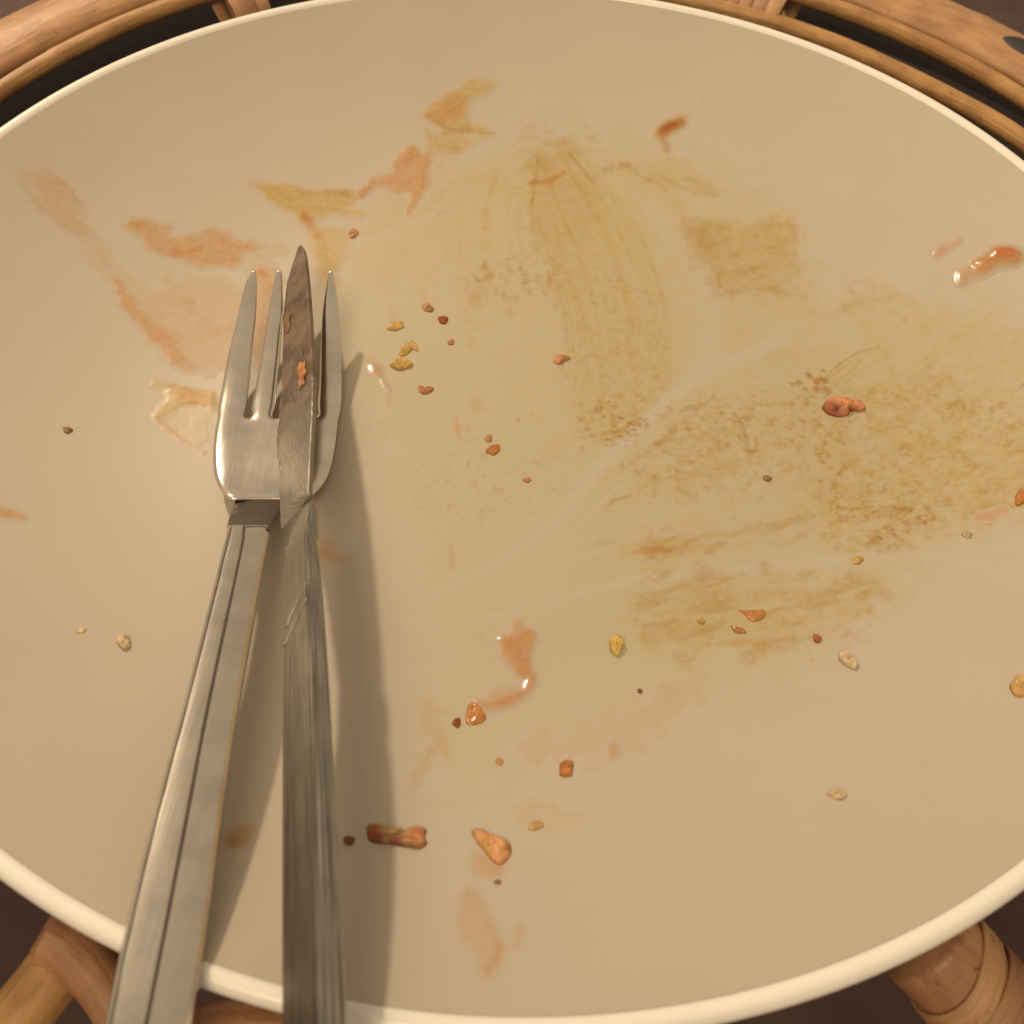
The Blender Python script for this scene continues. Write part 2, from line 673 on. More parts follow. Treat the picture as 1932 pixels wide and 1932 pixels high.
# hollow_end: solid dark lump painting the shaded mouth of the outer cane
part('gap_shade_panel', revolve_disc(188, -13), mat_plain('gap_shade', (0.030, 0.015, 0.016), 0.7), stand)  # added dark sheet, painting the shade seen between the canes
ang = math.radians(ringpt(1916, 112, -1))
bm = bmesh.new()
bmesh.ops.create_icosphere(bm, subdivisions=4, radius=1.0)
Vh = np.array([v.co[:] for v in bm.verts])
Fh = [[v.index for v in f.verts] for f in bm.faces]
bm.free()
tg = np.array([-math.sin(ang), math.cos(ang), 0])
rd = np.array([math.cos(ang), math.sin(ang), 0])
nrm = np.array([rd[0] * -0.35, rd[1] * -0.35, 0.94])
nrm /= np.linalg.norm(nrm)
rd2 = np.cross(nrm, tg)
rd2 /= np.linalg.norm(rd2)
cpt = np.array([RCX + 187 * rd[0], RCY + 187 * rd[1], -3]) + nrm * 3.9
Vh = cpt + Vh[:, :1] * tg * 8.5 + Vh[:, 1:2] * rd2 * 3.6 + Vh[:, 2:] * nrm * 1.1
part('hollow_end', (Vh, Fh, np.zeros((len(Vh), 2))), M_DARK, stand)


def binding(px, py, count, width, rad, cz, r0, sq=1.0, name='binding'):
    a = math.radians(ringpt(px, py, cz))
    tgt = np.array([-math.sin(a), math.cos(a), 0])
    for i in range(count):
        aa = a + (i - (count - 1) / 2) * width * 1.03 / r0
        t2 = np.array([-math.sin(aa), math.cos(aa), 0])
        c = np.array([RCX + r0 * math.cos(aa), RCY + r0 * math.sin(aa), cz])
        V, F, UV = band(c, t2, rad + random.uniform(-.15, .15), width, 0.7, nseg=36, skew=random.uniform(-.5, .5))
        V = np.array(V)
        V[:, 2] = cz + (V[:, 2] - cz) * sq
        part(name, (V, F, UV), M_WRAP if i % 2 else M_CANE2, stand)


binding(450, 4, 3, 4.0, 9.5, -3.5, 160, 0.62)
binding(1418, 10, 5, 4.6, 15.5, -4, 163.5, 0.46)

# left front joint: radial pole with a wrapped end
p0 = np.array([-60.5, -109.5, -7.5])
d0 = np.array([-0.50, -0.84, -0.13])
part('cross_pole', tube(smooth_path([p0 + d0 * t for t in (2, 30, 60, 84)] + [p0 + d0 * 96 + np.array([0, 0, -25]), p0 + d0 * 100 + np.array([0, 0, -108])], 60), 5.2, 22, 1.0, True, 0.12, 6, nodes=(0.30,)), M_CANE, stand)
V, F, UV = band(p0 + d0 * 8.5, d0 + np.array([0.16, -0.1, 0]), 5.5, 8.2, 0.9, nseg=40, skew=1.2)
part('binding', (V, F, UV), M_WRAP, stand)
# right front joint: thick leg with wound strips
p1 = at(1745, 1775, -30)
d1 = at(1985, 2025, -42) - p1
d1 /= np.linalg.norm(d1)
part('leg', tube(smooth_path([p1 + d1 * t for t in (0, 25, 50, 75)] + [p1 + d1 * 88 + np.array([0, 0, -22]), p1 + d1 * 92 + np.array([0, 0, -88])], 60), 9.2, 26, 1.0, True, 0.08, 8), M_WRAP, stand)
for t, w, sk in ((9.0, 5.4, 2.4), (14.8, 5.4, 1.6), (21.0, 5.6, 2.6)):
    V, F, UV = band(p1 + d1 * t, d1 + np.array([-0.06, -0.05, 0.05]), 9.4, w, 0.75, nseg=44, skew=sk)
    part('binding', (V, F, UV), M_CANE2 if t < 10 else M_WRAP, stand)
# two canes of the stand that carry the plate, seen only from the side
part('support_cane', tube([(-150, -20, -9.5), (0, -12, -9.5), (160, -20, -9.5)], 3.2, 14), M_CANE, stand)
part('support_cane', tube([(-150, 80, -9.5), (0, 84, -9.5), (160, 80, -9.5)], 3.2, 14), M_CANE, stand)
part('support_cane', tube([tuple(p0 + [1.5, 3, -4.5]), (-62, -20, -15.5), (-60, 90, -15.5)], 3.0, 14), M_CANE, stand)

# ------------------------------------------------------------------ plate
plate = empty('dinner_plate', (0, 0, -0.006))
tag(plate, 'round beige coupe dinner plate with a raised white rim, smeared with leftover sauce', 'plate')


def revolve(prof, nseg=288):
    V = []
    F = []
    UV = []
    k = len(prof)
    for i in range(nseg):
        a = 2 * math.pi * i / nseg
        for j, (r, z) in enumerate(prof):
            V.append((r * math.cos(a), r * math.sin(a), z))
            UV.append((i / nseg, j / k))
    for i in range(nseg):
        j = (i + 1) % nseg
        for q in range(k - 1):
            F.append((i * k + q, i * k + q + 1, j * k + q + 1, j * k + q))
    return V, F, UV


rs = np.r_[np.linspace(0.5, 62, 12), np.linspace(64, 133.6, 64)]
wp = [(r, float(zplate(r))) for r in rs]
V, F, UV = revolve(wp)
# close the tiny hole in the middle
ci = len(V)
V.append((0, 0, 0))
UV.append((0, 0))
k = len(wp)
F += [(ci, i * k, ((i + 1) % 288) * k) for i in range(288)]
well = mesh_obj('well', V, F, M_WELL, None, uvs=UV)
well.parent = plate
well.matrix_parent_inverse = plate.matrix_basis.inverted()
rp = []
zc = float(zplate(133.6)) - 1.35
for a in np.linspace(205, -45, 22):
    rp.append((135.1 + 1.72 * math.cos(math.radians(a)), zc + 0.42 + 1.72 * math.sin(math.radians(a))))
V, F, UV = revolve(rp)
o = mesh_obj('rim', V, F, M_RIM, None, uvs=UV)
o.parent = plate
o.matrix_parent_inverse = plate.matrix_basis.inverted()
up_ = [rp[-1], (136.1, zc - 2.6), (135.2, zc - 4.6), (133.6, zc - 6.2)]
for r in np.linspace(131.5, 80, 40):
    up_.append((r, float(zplate(r + 1.2)) - 5.6 + 0.4 * (1 - (r - 80) / 52)))
up_ += [(79.5, -6.0), (76, -6.0), (75.5, -4.6), (40, -4.4), (0.2, -4.4)]
V, F, UV = revolve(up_)
o = mesh_obj('underside', V, F, M_RIM, None, uvs=UV)
o.parent = plate
o.matrix_parent_inverse = plate.matrix_basis.inverted()


# ------------------------------------------------------------------ cutlery
def interp_rows(rows, n):
    """rows: list of equal-length number lists -> n smooth rows"""
    return smooth_path(np.asarray(rows, float), n)


fork = empty('fork', (-0.04, 0.0, 0.002))
tag(fork, 'steel fork with four prongs on the plate, prongs up, its grooved handle over the rim', 'fork')


def child(o, p):
    o.parent = p
    o.matrix_parent_inverse = p.matrix_basis.inverted()
    return o


# head: columns t1L t1R t2L t2R t3L t3R t4L t4R in picture units, and the height of the surface
# rows from the prong tips to the neck: (y, eight x, z)
TIN = [
    (509, 478.5, 482.0, 525.0, 529.5, 574.0, 578.0, 623.5, 626.5, 13.0),
    (524, 468.5, 482.3, 520.5, 530.0, 569.0, 580.0, 621.3, 628.5, 12.2),
    (550, 461.5, 481.0, 516.5, 529.5, 566.0, 580.0, 617.5, 631.5, 10.9),
    (595, 452.0, 478.0, 509.5, 528.3, 562.5, 580.5, 612.5, 635.5, 8.8),
    (661, 435.0, 471.0, 497.5, 524.0, 554.5, 580.0, 608.5, 639.5, 6.0),
    (727, 422.0, 465.0, 486.0, 518.0, 542.5, 574.0, 605.0, 640.5, 3.8),
    (770, 414.0, 459.5, 477.0, 514.0, 534.0, 570.0, 601.5, 638.8, 2.8),
]
BOD = [
    (786, 411.3, 459.0, 476.0, 512.5, 533.0, 569.0, 601.0, 637.0, 2.5),
    (806, 406.0, 457.0, 475.5, 512.0, 532.5, 568.5, 600.5, 635.5, 2.2),
    (840, 402.0, 454.0, 473.0, 510.0, 531.0, 566.5, 598.5, 631.5, 1.9),
    (881, 402.5, 452.0, 471.0, 507.5, 529.0, 563.0, 594.0, 623.5, 2.0),
    (905, 409.0, 453.0, 470.5, 506.0, 527.0, 559.5, 588.0, 612.5, 2.4),
    (922, 419.5, 456.0, 471.5, 504.5, 525.0, 554.0, 578.0, 598.0, 3.2),
    (937, 432.0, 461.0, 474.0, 502.0, 520.5, 545.0, 562.0, 577.0, 4.5),
]
tin = interp_rows(TIN, 16)
for _r_ in tin:
    _w = 2.6 + 3.6 * min(1, max(0, (_r_[0] - 509) / 70))
    _r_[5:7] -= 5.0
    _r_[1:9:2] -= _w
    _r_[2:9:2] += _w
bod = np.asarray(BOD, float)
bod[:3, 5:7] -= np.array([[4.0], [2.5], [1.0]])
bod[:, 1] -= 2.5
bod[:, 8] += 2.5
rows = np.vstack([tin, bod])
DISH = [0.6, 0.15, 0.1, 0, 0, 0.05, 0.1, 0.2]     # edges of the head a little higher
ROLL = [0.8, 0.5, 0.35, 0.1, -0.1, -0.35, -0.5, -0.8]     # the fork leans to its right
Vf = []
idx = {}
for i, r in enumerate(rows):
    y = r[0]
    for j in range(8):
        x = r[1 + j]
        f = min(1, max(0, (y - 700) / 80.0))
        z = r[9] + 1.1 * DISH[j] * f + 1.1 + ROLL[j] - (2.6 if j in (4, 5) else 0) * (1 - f)
        idx[(i, j)] = len(Vf)
        Vf.append(at(x, y, z))
# rounded slot bottoms are given by the subdivision
Ff = []
MI = []
nt_ = len(tin)
for i in range(len(rows) - 1):
    for j in range(7):
        slot = j % 2 == 1
        if i < nt_ and slot:
            continue
        Ff.append((idx[(i, j)], idx[(i + 1, j)], idx[(i + 1, j + 1)], idx[(i, j + 1)]))
        MI.append(1 + j // 2 if i < nt_ - 1 else 0)


def solid_split(name_main, verts, faces, mi, thick, mats, names, parent, levels=2, offset=-1.0):
    """thicken and smooth a sheet, then split it by face tag into parts that share their smooth normals"""
    me = bpy.data.meshes.new('tmp')
    me.from_pydata((np.asarray(verts) * MM).tolist(), [], [tuple(f) for f in faces])
    for t in range(max(mi) + 1):
        me.materials.append(mats[min(t, len(mats) - 1)])
    me.polygons.foreach_set('material_index', mi)
    me.polygons.foreach_set('use_smooth', [True] * len(me.polygons))
    me.update()
    ob = bpy.data.objects.new('tmp', me)
    COL.objects.link(ob)
    bm = bmesh.new()
    bm.from_mesh(me)
    bmesh.ops.recalc_face_normals(bm, faces=bm.faces)
    s = sum(f.normal.z for f in bm.faces)
    if s < 0:
        bmesh.ops.reverse_faces(bm, faces=bm.faces)
    bm.to_mesh(me)
    bm.free()
    md = ob.modifiers.new('s', 'SOLIDIFY')
    md.thickness = thick * MM
    md.offset = offset
    md.use_even_offset = True
    md2 = ob.modifiers.new('u', 'SUBSURF')
    md2.levels = md2.render_levels = levels
    dg = bpy.context.evaluated_depsgraph_get()
    ev = ob.evaluated_get(dg).to_mesh()
    nv = len(ev.vertices)
    co = np.zeros(nv * 3)
    ev.vertices.foreach_get('co', co)
    co = co.reshape(-1, 3)
    no = np.zeros(nv * 3)
    ev.vertices.foreach_get('normal', no)
    no = no.reshape(-1, 3)
    polys = [tuple(p.vertices) for p in ev.polygons]
    pm = [p.material_index for p in ev.polygons]
    ob.evaluated_get(dg).to_mesh_clear()
    bpy.data.objects.remove(ob)
    out = []
    for t in range(max(mi) + 1):
        fs = [p for p, q in zip(polys, pm) if q == t]
        us = sorted({v for f in fs for v in f})
        mp_ = {v: i for i, v in enumerate(us)}
        c = co[us]
        # uv: x across, y along (metres scaled)
        uvv = np.stack([c[:, 0] / 0.02, c[:, 1] / 0.06], 1)
        o = mesh_obj(names[t], c, [[mp_[v] for v in f] for f in fs], mats[min(t, len(mats) - 1)], None, uvs=uvv, mm=False)
        o.data.normals_split_custom_set_from_vertices([tuple(n) for n in no[us]])
        child(o, parent)
        out.append(o)
    return out


solid_split('head', Vf, Ff, MI, 1.5, [M_HEAD], ['head', 'tine', 'tine', 'tine', 'tine'], fork)


def loft(stations, closed=True, cap=True):
    """stations: list of lists of points (same count)"""
    k = len(stations[0])
    V = [p for s in stations for p in s]
    F = []
    for i in range(len(stations) - 1):
        for q in range(k):
            q2 = (q + 1) % k
            F.append((i * k + q, i * k + q2, (i + 1) * k + q2, (i + 1) * k + q))
    if cap:
        F.append(tuple(range(k))[::-1])
        F.append(tuple((len(stations) - 1) * k + q for q in range(k)))
    return V, F


def fix_normals(o):
    bm = bmesh.new()
    bm.from_mesh(o.data)
    bmesh.ops.recalc_face_normals(bm, faces=bm.faces)
    bm.to_mesh(o.data)
    bm.free()


def sharp(o, ang=35):
    o.data.set_sharp_from_angle(angle=math.radians(ang))


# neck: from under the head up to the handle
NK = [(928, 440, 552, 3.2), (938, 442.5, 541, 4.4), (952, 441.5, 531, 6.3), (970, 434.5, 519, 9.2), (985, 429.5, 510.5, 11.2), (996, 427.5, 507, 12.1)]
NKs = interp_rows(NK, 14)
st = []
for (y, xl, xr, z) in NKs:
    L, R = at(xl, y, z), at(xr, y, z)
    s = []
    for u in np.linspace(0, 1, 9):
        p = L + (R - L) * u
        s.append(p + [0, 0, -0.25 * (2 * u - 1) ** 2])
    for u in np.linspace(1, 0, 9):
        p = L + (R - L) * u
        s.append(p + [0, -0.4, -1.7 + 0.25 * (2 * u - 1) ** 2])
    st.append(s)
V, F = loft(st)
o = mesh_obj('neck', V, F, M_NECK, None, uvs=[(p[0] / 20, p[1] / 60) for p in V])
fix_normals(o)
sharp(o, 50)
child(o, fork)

# handle: left edge, step line, right edge (picture units), height
HZ = lambda t: 12.4 + 14.3 * t            # rises to the rim and on past it
HND = [(991, 429.0, 459.5, 508.0), (1006, 425.5, 458.5, 505.0), (1034, 418.5, 454.5, 499.5), (1177, 383, 424.5, 473.5), (1350, 338, 388, 443), (1539, 287, 352, 415), (1776, 229, 306, 383), (1932, 197, 275, 357.5), (2060, 171, 250, 337)]
hs = interp_rows(HND, 40)
yg = np.array([at(r[2], r[0], 18.0)[1] for r in hs])
y_rim = at(302, 1800, 25)[1]
GRV = []
st = []
for i, (y, xl, xm, xr) in enumerate(hs):
    t = (yg[0] - yg[i]) / (yg[0] - y_rim)
    z = HZ(t)
    L, Mi, R = at(xl, y, z + 0.5), at(xm, y, z), at(xr, y, z - 0.75)
    d = (R - L) / np.linalg.norm(R - L)
    up = np.array([0, 0, 1.0])
    g = 0.42 if i >= 1 else 0.0              # recessed right half begins below a cross lip
    s = [L + up * -2.6 + d * 0.15, L - up * 0.45 - d * 0.02, L + d * 0.22, L + d * 0.62, L + d * 0.78 - up * 0.4, L + d * 0.94, L + (Mi - L) * 0.5 + up * 0.05, Mi - d * 0.22, Mi - d * 0.12 - up * 0.10, Mi + d * 0.24 - up * 0.10, Mi + d * 0.34,
         Mi + (R - Mi) * 0.55 + up * 0.05, R - d * 0.45, R - up * 0.75, R - d * 0.1 - up * 2.9]
    st.append(s)
    GRV.append((Mi - d * 0.12, Mi + d * 0.26, up))
    if i == 1:
        LIP = (Mi, R - d * 0.5, up)
V, F = loft(st)
o = mesh_obj('handle', V, F, M_FORK, None, uvs=[(p[0] / 20, p[1] / 60) for p in V])
fix_normals(o)
sharp(o, 28)
child(o, fork)
# dark strips painting the shade in the lengthwise groove and along the cross lip
M_GROOVE_SHADE = mat_plain('groove_shade', (0.055, 0.042, 0.033), 0.6)
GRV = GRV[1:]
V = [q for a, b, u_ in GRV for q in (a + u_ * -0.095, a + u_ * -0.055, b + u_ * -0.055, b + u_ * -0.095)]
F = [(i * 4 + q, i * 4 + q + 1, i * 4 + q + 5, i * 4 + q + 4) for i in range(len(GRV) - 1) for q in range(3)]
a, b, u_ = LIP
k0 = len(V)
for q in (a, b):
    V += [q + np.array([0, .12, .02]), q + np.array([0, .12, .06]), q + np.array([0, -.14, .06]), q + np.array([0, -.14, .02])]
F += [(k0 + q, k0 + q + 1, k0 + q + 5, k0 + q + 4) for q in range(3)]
o = mesh_obj('groove', V, F, M_GROOVE_SHADE, None, uvs=[(0, 0)] * len(V))
child(o, fork)

# ---- knife: stands on its cutting edge, leaning; L = low edge, E = ridge of the broad face, spine face to the right of E
knife = empty('table_knife', (-0.03, -0.02, 0.004))
tag(knife, 'steel table knife with a dirty brown blade leaning on its edge across the fork', 'knife')


def ridge_z(y):                           # height of the upper edge against the ground distance
    return 11.2 + 0.143 * (48.0 - y)




def lean(v):                              # from the ridge down the broad face; the bent handle twists a little
    a = np.interp(v, [900, 990, 1150, 1500, 1800], [-0.70, -0.68, -0.60, -0.58, -0.565])
    return np.array([a, 0.0, -math.sqrt(1 - a * a)])



def low_edge(E_, x, v):
    """point on the broad face's plane below the ridge point that shows at picture column x"""
    lo, hi = 0.0, 30.0
    LEAN = lean(v)
    for _ in range(40):
        md_ = .5 * (lo + hi)
        if to_px(E_ + LEAN * md_)[0] > x:
            lo = md_
        else:
            hi = md_
    return E_ + LEAN * lo


def ridge(px, py):
    z = 20.0
    for _ in range(20):
        p = at(px, py, z)
        z = ridge_z(p[1])
    return at(px, py, z)


BL = [  # y, low edge x, ridge x, lean height of the ridge over the low edge
    (462, 562.5, 567.5, 0.5), (470, 557.5, 572.0, 1.6), (485, 549.5, 574.0, 3.2), (507, 541.5, 576.5, 5.0), (535, 537, 579, 6.6), (567, 534.5, 581.5, 8.0), (633, 533.5, 585.5, 10.2),
    (708, 530.5, 589.0, 12.0), (745, 526.0, 589.0, 12.4), (783, 522.0, 588.0, 12.6), (850, 526.5, 584.5, 12.4), (912, 528.5, 581.5, 12.4), (945, 529.5, 580.0, 12.4), (966, 531.0, 579.0, 12.4)]
bs = interp_rows(BL, 60)
st = []
uvb = []
for i, (y, xl, xe, h) in enumerate(bs):
    E_ = ridge(xe, y)
    wob = 0.9 * (vnoise(np.array(y * .11), np.array(3.3), 5) - 0.5) + 0.9 * (vnoise(np.array(y * .31), np.array(1.3), 7) - 0.5)
    L_ = low_edge(E_, xl + (wob * 2.4 if 500 < y < 930 else 0), y)
    if i > 52:                                # slanting heel
        E_ = E_ + np.array([0, 0.62 * (i - 52), 0.62 * 0.0])
        E_[2] = ridge_z(E_[1])
    ax = L_ - E_
    w_ = np.linalg.norm(ax)
    ax = ax / w_
    nn = np.cross(ax, [0, 1.0, 0.0])
    if nn[2] < 0:
        nn = -nn
    nn /= np.linalg.norm(nn)
    th = min(1.2, 0.25 * w_)
    s = [L_, L_ + (E_ - L_) * 0.30, L_ + (E_ - L_) * 0.62, E_ + ax * 0.12 * th, E_ - nn * 0.12 * th, E_ - nn * th * 0.88, E_ - nn * th + ax * .3, L_ + (E_ - L_) * 0.5 - nn * th * 0.8]
    st.append(s)
    uvb += [(u, 1 - i / 59.0) for u in (0, .3, .62, .97, 1, 1.05, 1.08, 1.5)]
V, F = loft(st)
o = mesh_obj('blade', V, F, M_BLADE, None, uvs=uvb)
fix_normals(o)
sharp(o, 18)
child(o, knife)

HK = [  # y, low edge x, ridge x, thickness of the handle (mm), height
    (948, 566.0, 580.0, 1.6, 6.0), (962, 556.0, 579.0, 1.9, 9.5), (985, 541.0, 577.0, 2.2, 14.2), (1005, 537.0, 576.5, 2.5, 15.6), (1055, 537.0, 578.2, 2.9, 16.2), (1095, 536.8, 579.5, 3.1, 16.3), (1136, 535.8, 580.8, 3.2, 16.3), (1184, 534.6, 582.5, 3.3, 16.3),
    (1300, 533, 586.0, 3.5, 16.2), (1500, 532.2, 591.5, 3.7, 15.8), (1700, 532.0, 597.0, 3.9, 14.2), (1900, 532.0, 602.0, 4.0, 14.2), (2060, 532.0, 606.0, 4.0, 14.2)]
hk = interp_rows(HK, 60)
st = []
uvk = []
for i, (y, xl, xe, th, h) in enumerate(hk):
    E_ = ridge(xe, y)
    L_ = low_edge(E_, xl, y)
    if y < 1003:
        E_, L_ = [q + np.array([0.5, 0, -0.2]) for q in (E_, L_)]
    ax = (L_ - E_)
    w_ = np.linalg.norm(ax)
    ax = ax / w_
    nn = np.cross(ax, [0, 1.0, 0.16])
    if nn[2] < 0:
        nn = -nn
    nn /= np.linalg.norm(nn)
    # fine lengthwise grooves on the lower handle
    gd = 0.05 if y > 1190 else 0.0
    shade_keel = np.array([0.3, 0, -5.0]) * np.interp(y, [960, 985, 1450, 1750], [0, 1, 1, 0])  # unseen depth added under the handle to block light passing below it
    s = [L_ - nn * 0.5 + shade_keel, L_ + nn * 0.0 - ax * 0.15]
    us = [0, 0.03]
    for q in range(1, 20):
        f = q / 20.0
        s.append(L_ - ax * w_ * f + nn * (-gd if (q % 2 and 2 < q < 18) else 0.0))
        us.append(f)
    s += [E_ + ax * 0.60, E_ + ax * 0.22 - nn * 0.14, E_ - nn * 0.52, E_ - nn * th * 0.55 - ax * 0.10, E_ - nn * (th - 0.3), E_ - nn * th + ax * 0.3, L_ - nn * th - ax * 0.3 + shade_keel, L_ - nn * (th - 0.6) + shade_keel]
    us += [0.98, 1, 1.02, 1.1, 1.18, 1.2, 2.0, 2.1]
    st.append(s)
    uvk += [(u, i / 25.0) for u in us]
V, F = loft(st)
o = mesh_obj('handle', V, F, M_KNIFE, None, uvs=uvk)
fix_normals(o)
sharp(o, 30)
child(o, knife)
# two raised slanting lines across the bolster
for (xa, ya, xb, yb) in ((579.0, 1100, 537.6, 1152), (580.0, 1128, 535.0, 1184)):
    st = []
    for t in np.linspace(0.02, 0.98, 16):
        x = xa + (xb - xa) * t
        y = ya + (yb - ya) * t - 3 * math.sin(math.pi * t)
        xe_, xl_, h_ = [np.interp(y, hk[:, 0], hk[:, c]) for c in (2, 1, 4)]
        E_ = ridge(xe_, y)
        L_ = low_edge(E_, xl_, y)
        f = (x - xl_) / (xe_ - xl_)
        p = L_ + (E_ - L_) * f
        ax = (L_ - E_) / np.linalg.norm(L_ - E_)
        nn = np.cross(ax, [0, 1.0, 0.16])
        nn = nn if nn[2] > 0 else -nn
        st.append([p + np.array([0, .26, 0]) - nn * .1, p + np.array([0, .1, 0]) + nn * .13, p - np.array([0, .1, 0]) + nn * .13, p - np.array([0, .26, 0]) - nn * .1])
    V, F = loft(st)
    o = mesh_obj('bolster_line', V, F, M_KNIFE, None, uvs=[(0, 0)] * len(V))
    fix_normals(o)
    child(o, knife)

# ------------------------------------------------------------------ leftovers: painted as pigment thickness on a fine grid that follows the plate
PITCHMM = 0.34
_g = np.arange(-131.5, 131.6, PITCHMM)
GX, GY = np.meshgrid(_g, _g, indexing='ij')
GR = np.hypot(GX, GY)
GZ = zplate(GR)
GU, GV = to_px(np.stack([GX, GY, GZ], -1))
INSIDE = (GR < 131.3)
ABS = np.array([[0.055, 0.235, 0.86],      # ochre grease
                [0.04, 0.52, 1.12],      # orange tomato sauce
                [0.36, 0.82, 1.55],      # brown crust
                [0.02, 0.95, 1.35],      # red
                [0.055, 0.045, 0.34]])   # thin yellowish oil
NF = vnoise(GX * 0.55, GY * 0.55, 3)
FINE = fbm(GX * 1.1, GY * 1.1, 11, 3)
MID = fbm(GX * 0.28, GY * 0.28, 21, 4)
BIG = fbm(GX * 0.07, GY * 0.07, 31, 3)


def dirnoise(deg, along=0.05, across=0.9, seed=0):
    """streaky noise; deg = direction of the streaks on the plate"""
    a = math.radians(deg)
    s = GX * math.cos(a) + GY * math.sin(a)
    t = -GX * math.sin(a) + GY * math.cos(a)
    return fbm(s * along, t * across, seed, 3)


class Paint:
    def __init__(self):
        self.t = np.zeros((5,) + GX.shape)

    def _box(self, pts, pad):
        p = np.asarray(pts, float)
        return (GU > p[:, 0].min() - pad) & (GU < p[:, 0].max() + pad) & (GV > p[:, 1].min() - pad) & (GV < p[:, 1].max() + pad) & INSIDE

    def stroke(self, pts, w, amt, ch=0, soft=0.6, rag=0.5, seed=0, mod=None, n=24, w2=None, op='max'):
        P = smooth_path(pts, n) if len(pts) > 2 else np.linspace(pts[0], pts[1], 8)
        wm = max(w, w2 or 0)
        mk = self._box(P, wm * 2 + 6)
        if not mk.any():
            return self
        u, v = GU[mk], GV[mk]
        best = np.full(u.shape, 1e9)
        wl = np.full(u.shape, float(w))
        for i in range(len(P) - 1):
            a, b = P[i], P[i + 1]
            ab = b - a
            t = np.clip(((u - a[0]) * ab[0] + (v - a[1]) * ab[1]) / (ab @ ab + 1e-9), 0, 1)
            d = np.hypot(u - a[0] - t * ab[0], v - a[1] - t * ab[1])
            better = d < best
            best = np.where(better, d, best)
            if w2 is not None:
                f = (i + t) / (len(P) - 1)
                wl = np.where(better, w + (w2 - w) * f, wl)
        x, y = GX[mk], GY[mk]
        nz = fbm(x * 0.5, y * 0.5, seed + 40, 3) - 0.5
        q = best / wl + rag * 2.2 * nz
        val = amt * (1 - sstep(1 - soft, 1.0, q))
        if mod is not None:
            val = val * mod[mk]
        cur = self.t[ch][mk]
        if op == 'max':
            cur = np.maximum(cur, val)
        elif op == 'add':
            cur = cur + val
        elif op == 'clean':
            self.t[:, mk] *= (1 - val)
            return self
        self.t[ch][mk] = cur
        return self

    def poly(self, pts, amt, ch=0, edge=12, rag=1.0, seed=0, mod=None, rim=0.0, op='max', smooth=True):
        """filled ragged patch, optionally with a thicker dried rim"""
        P = np.asarray(pts, float)
        if smooth:
            P = smooth_path(np.vstack([P, P[:1]]), len(P) * 6)
        mk = self._box(P, edge * 2 + 6)
        if not mk.any():
            return self
        x, y = GX[mk], GY[mk]
        nz = fbm(x * 0.35, y * 0.35, seed + 60, 4) - 0.5
        nz2 = fbm(x * 0.35 + 40, y * 0.35, seed + 66, 4) - 0.5
        u, v = GU[mk] + nz * edge * 2.4 * rag, GV[mk] + nz2 * edge * 2.4 * rag
        inside = np.zeros(u.shape, bool)
        best = np.full(u.shape, 1e9)
        m_ = len(P)
        for i in range(m_):
            a, b = P[i], P[(i + 1) % m_]
            c = (a[1] > v) != (b[1] > v)
            with np.errstate(divide='ignore', invalid='ignore'):
                xi = a[0] + (v - a[1]) / (b[1] - a[1] + 1e-12) * (b[0] - a[0])
            inside ^= c & (u < xi)
            ab = b - a
            t = np.clip(((u - a[0]) * ab[0] + (v - a[1]) * ab[1]) / (ab @ ab + 1e-9), 0, 1)
            best = np.minimum(best, np.hypot(u - a[0] - t * ab[0], v - a[1] - t * ab[1]))
        sd = np.where(inside, best, -best)
        val = amt * sstep(-edge * .5, edge * .5, sd)
        if rim:
            val = val + rim * amt * np.exp(-((sd - edge * .6) / (edge * .7)) ** 2) * (0.5 + nz + 0.5)
        if mod is not None:
            val = val * mod[mk]
        if op == 'max':
            self.t[ch][mk] = np.maximum(self.t[ch][mk], val)
        elif op == 'add':
            self.t[ch][mk] += val
        else:
            self.t[:, mk] *= (1 - np.clip(val, 0, 1))
        return self

    def dots(self, n, box, r0, r1, amt, ch=2, seed=0, dens=None):
        rs_ = np.random.RandomState(seed)
        for _ in range(n):
            u, v = rs_.uniform(box[0], box[2]), rs_.uniform(box[1], box[3])
            if dens is not None and rs_.rand() > dens(u, v):
                continue
            r = r0 * .7 + (r1 * 1.35 - r0 * .7) * rs_.rand() ** 2.6
            a = rs_.uniform(0, math.pi)
            e = rs_.rand() ** 2 * 1.3 * r
            self.stroke([(u - e * math.cos(a), v - e * math.sin(a)), (u + e * math.cos(a), v + e * math.sin(a))], r, amt * rs_.uniform(.25, 1), ch, 1.0, 0.9, rs_.randint(99))
        return self

    def build(self, name, mat, lift, relief, label=None, cat=None, group=None, kind=None, thr=0.025, only=None):
        tot = self.t.sum(0)
        keep = (tot > thr) & INSIDE
        if only is not None:
            keep &= only
        # grow by one cell so that the residue fades out on bare glaze
        k2 = keep.copy()
        k2[1:] |= keep[:-1]
        k2[:-1] |= keep[1:]
        k2[:, 1:] |= keep[:, :-1]
        k2[:, :-1] |= keep[:, 1:]
        k2 &= INSIDE
        cell = k2[:-1, :-1] & k2[1:, :-1] & k2[1:, 1:] & k2[:-1, 1:]
        ii, jj = np.nonzero(cell)
        n2 = GX.shape[1]
        quad = np.stack([ii * n2 + jj, (ii + 1) * n2 + jj, (ii + 1) * n2 + jj + 1, ii * n2 + jj + 1], 1)
        used, inv = np.unique(quad.ravel(), return_inverse=True)
        quad = inv.reshape(-1, 4)
        tt = tot.ravel()[used]
        z = GZ.ravel()[used] + lift * (0.25 + 0.75 * sstep(0, 0.4, tt)) + relief * np.minimum(tt, 1.6) * (0.8 + 0.4 * MID.ravel()[used])
        V = np.stack([GX.ravel()[used], GY.ravel()[used], z], 1) * MM
        od = np.tensordot(self.t.reshape(5, -1)[:, used].T, ABS, 1)
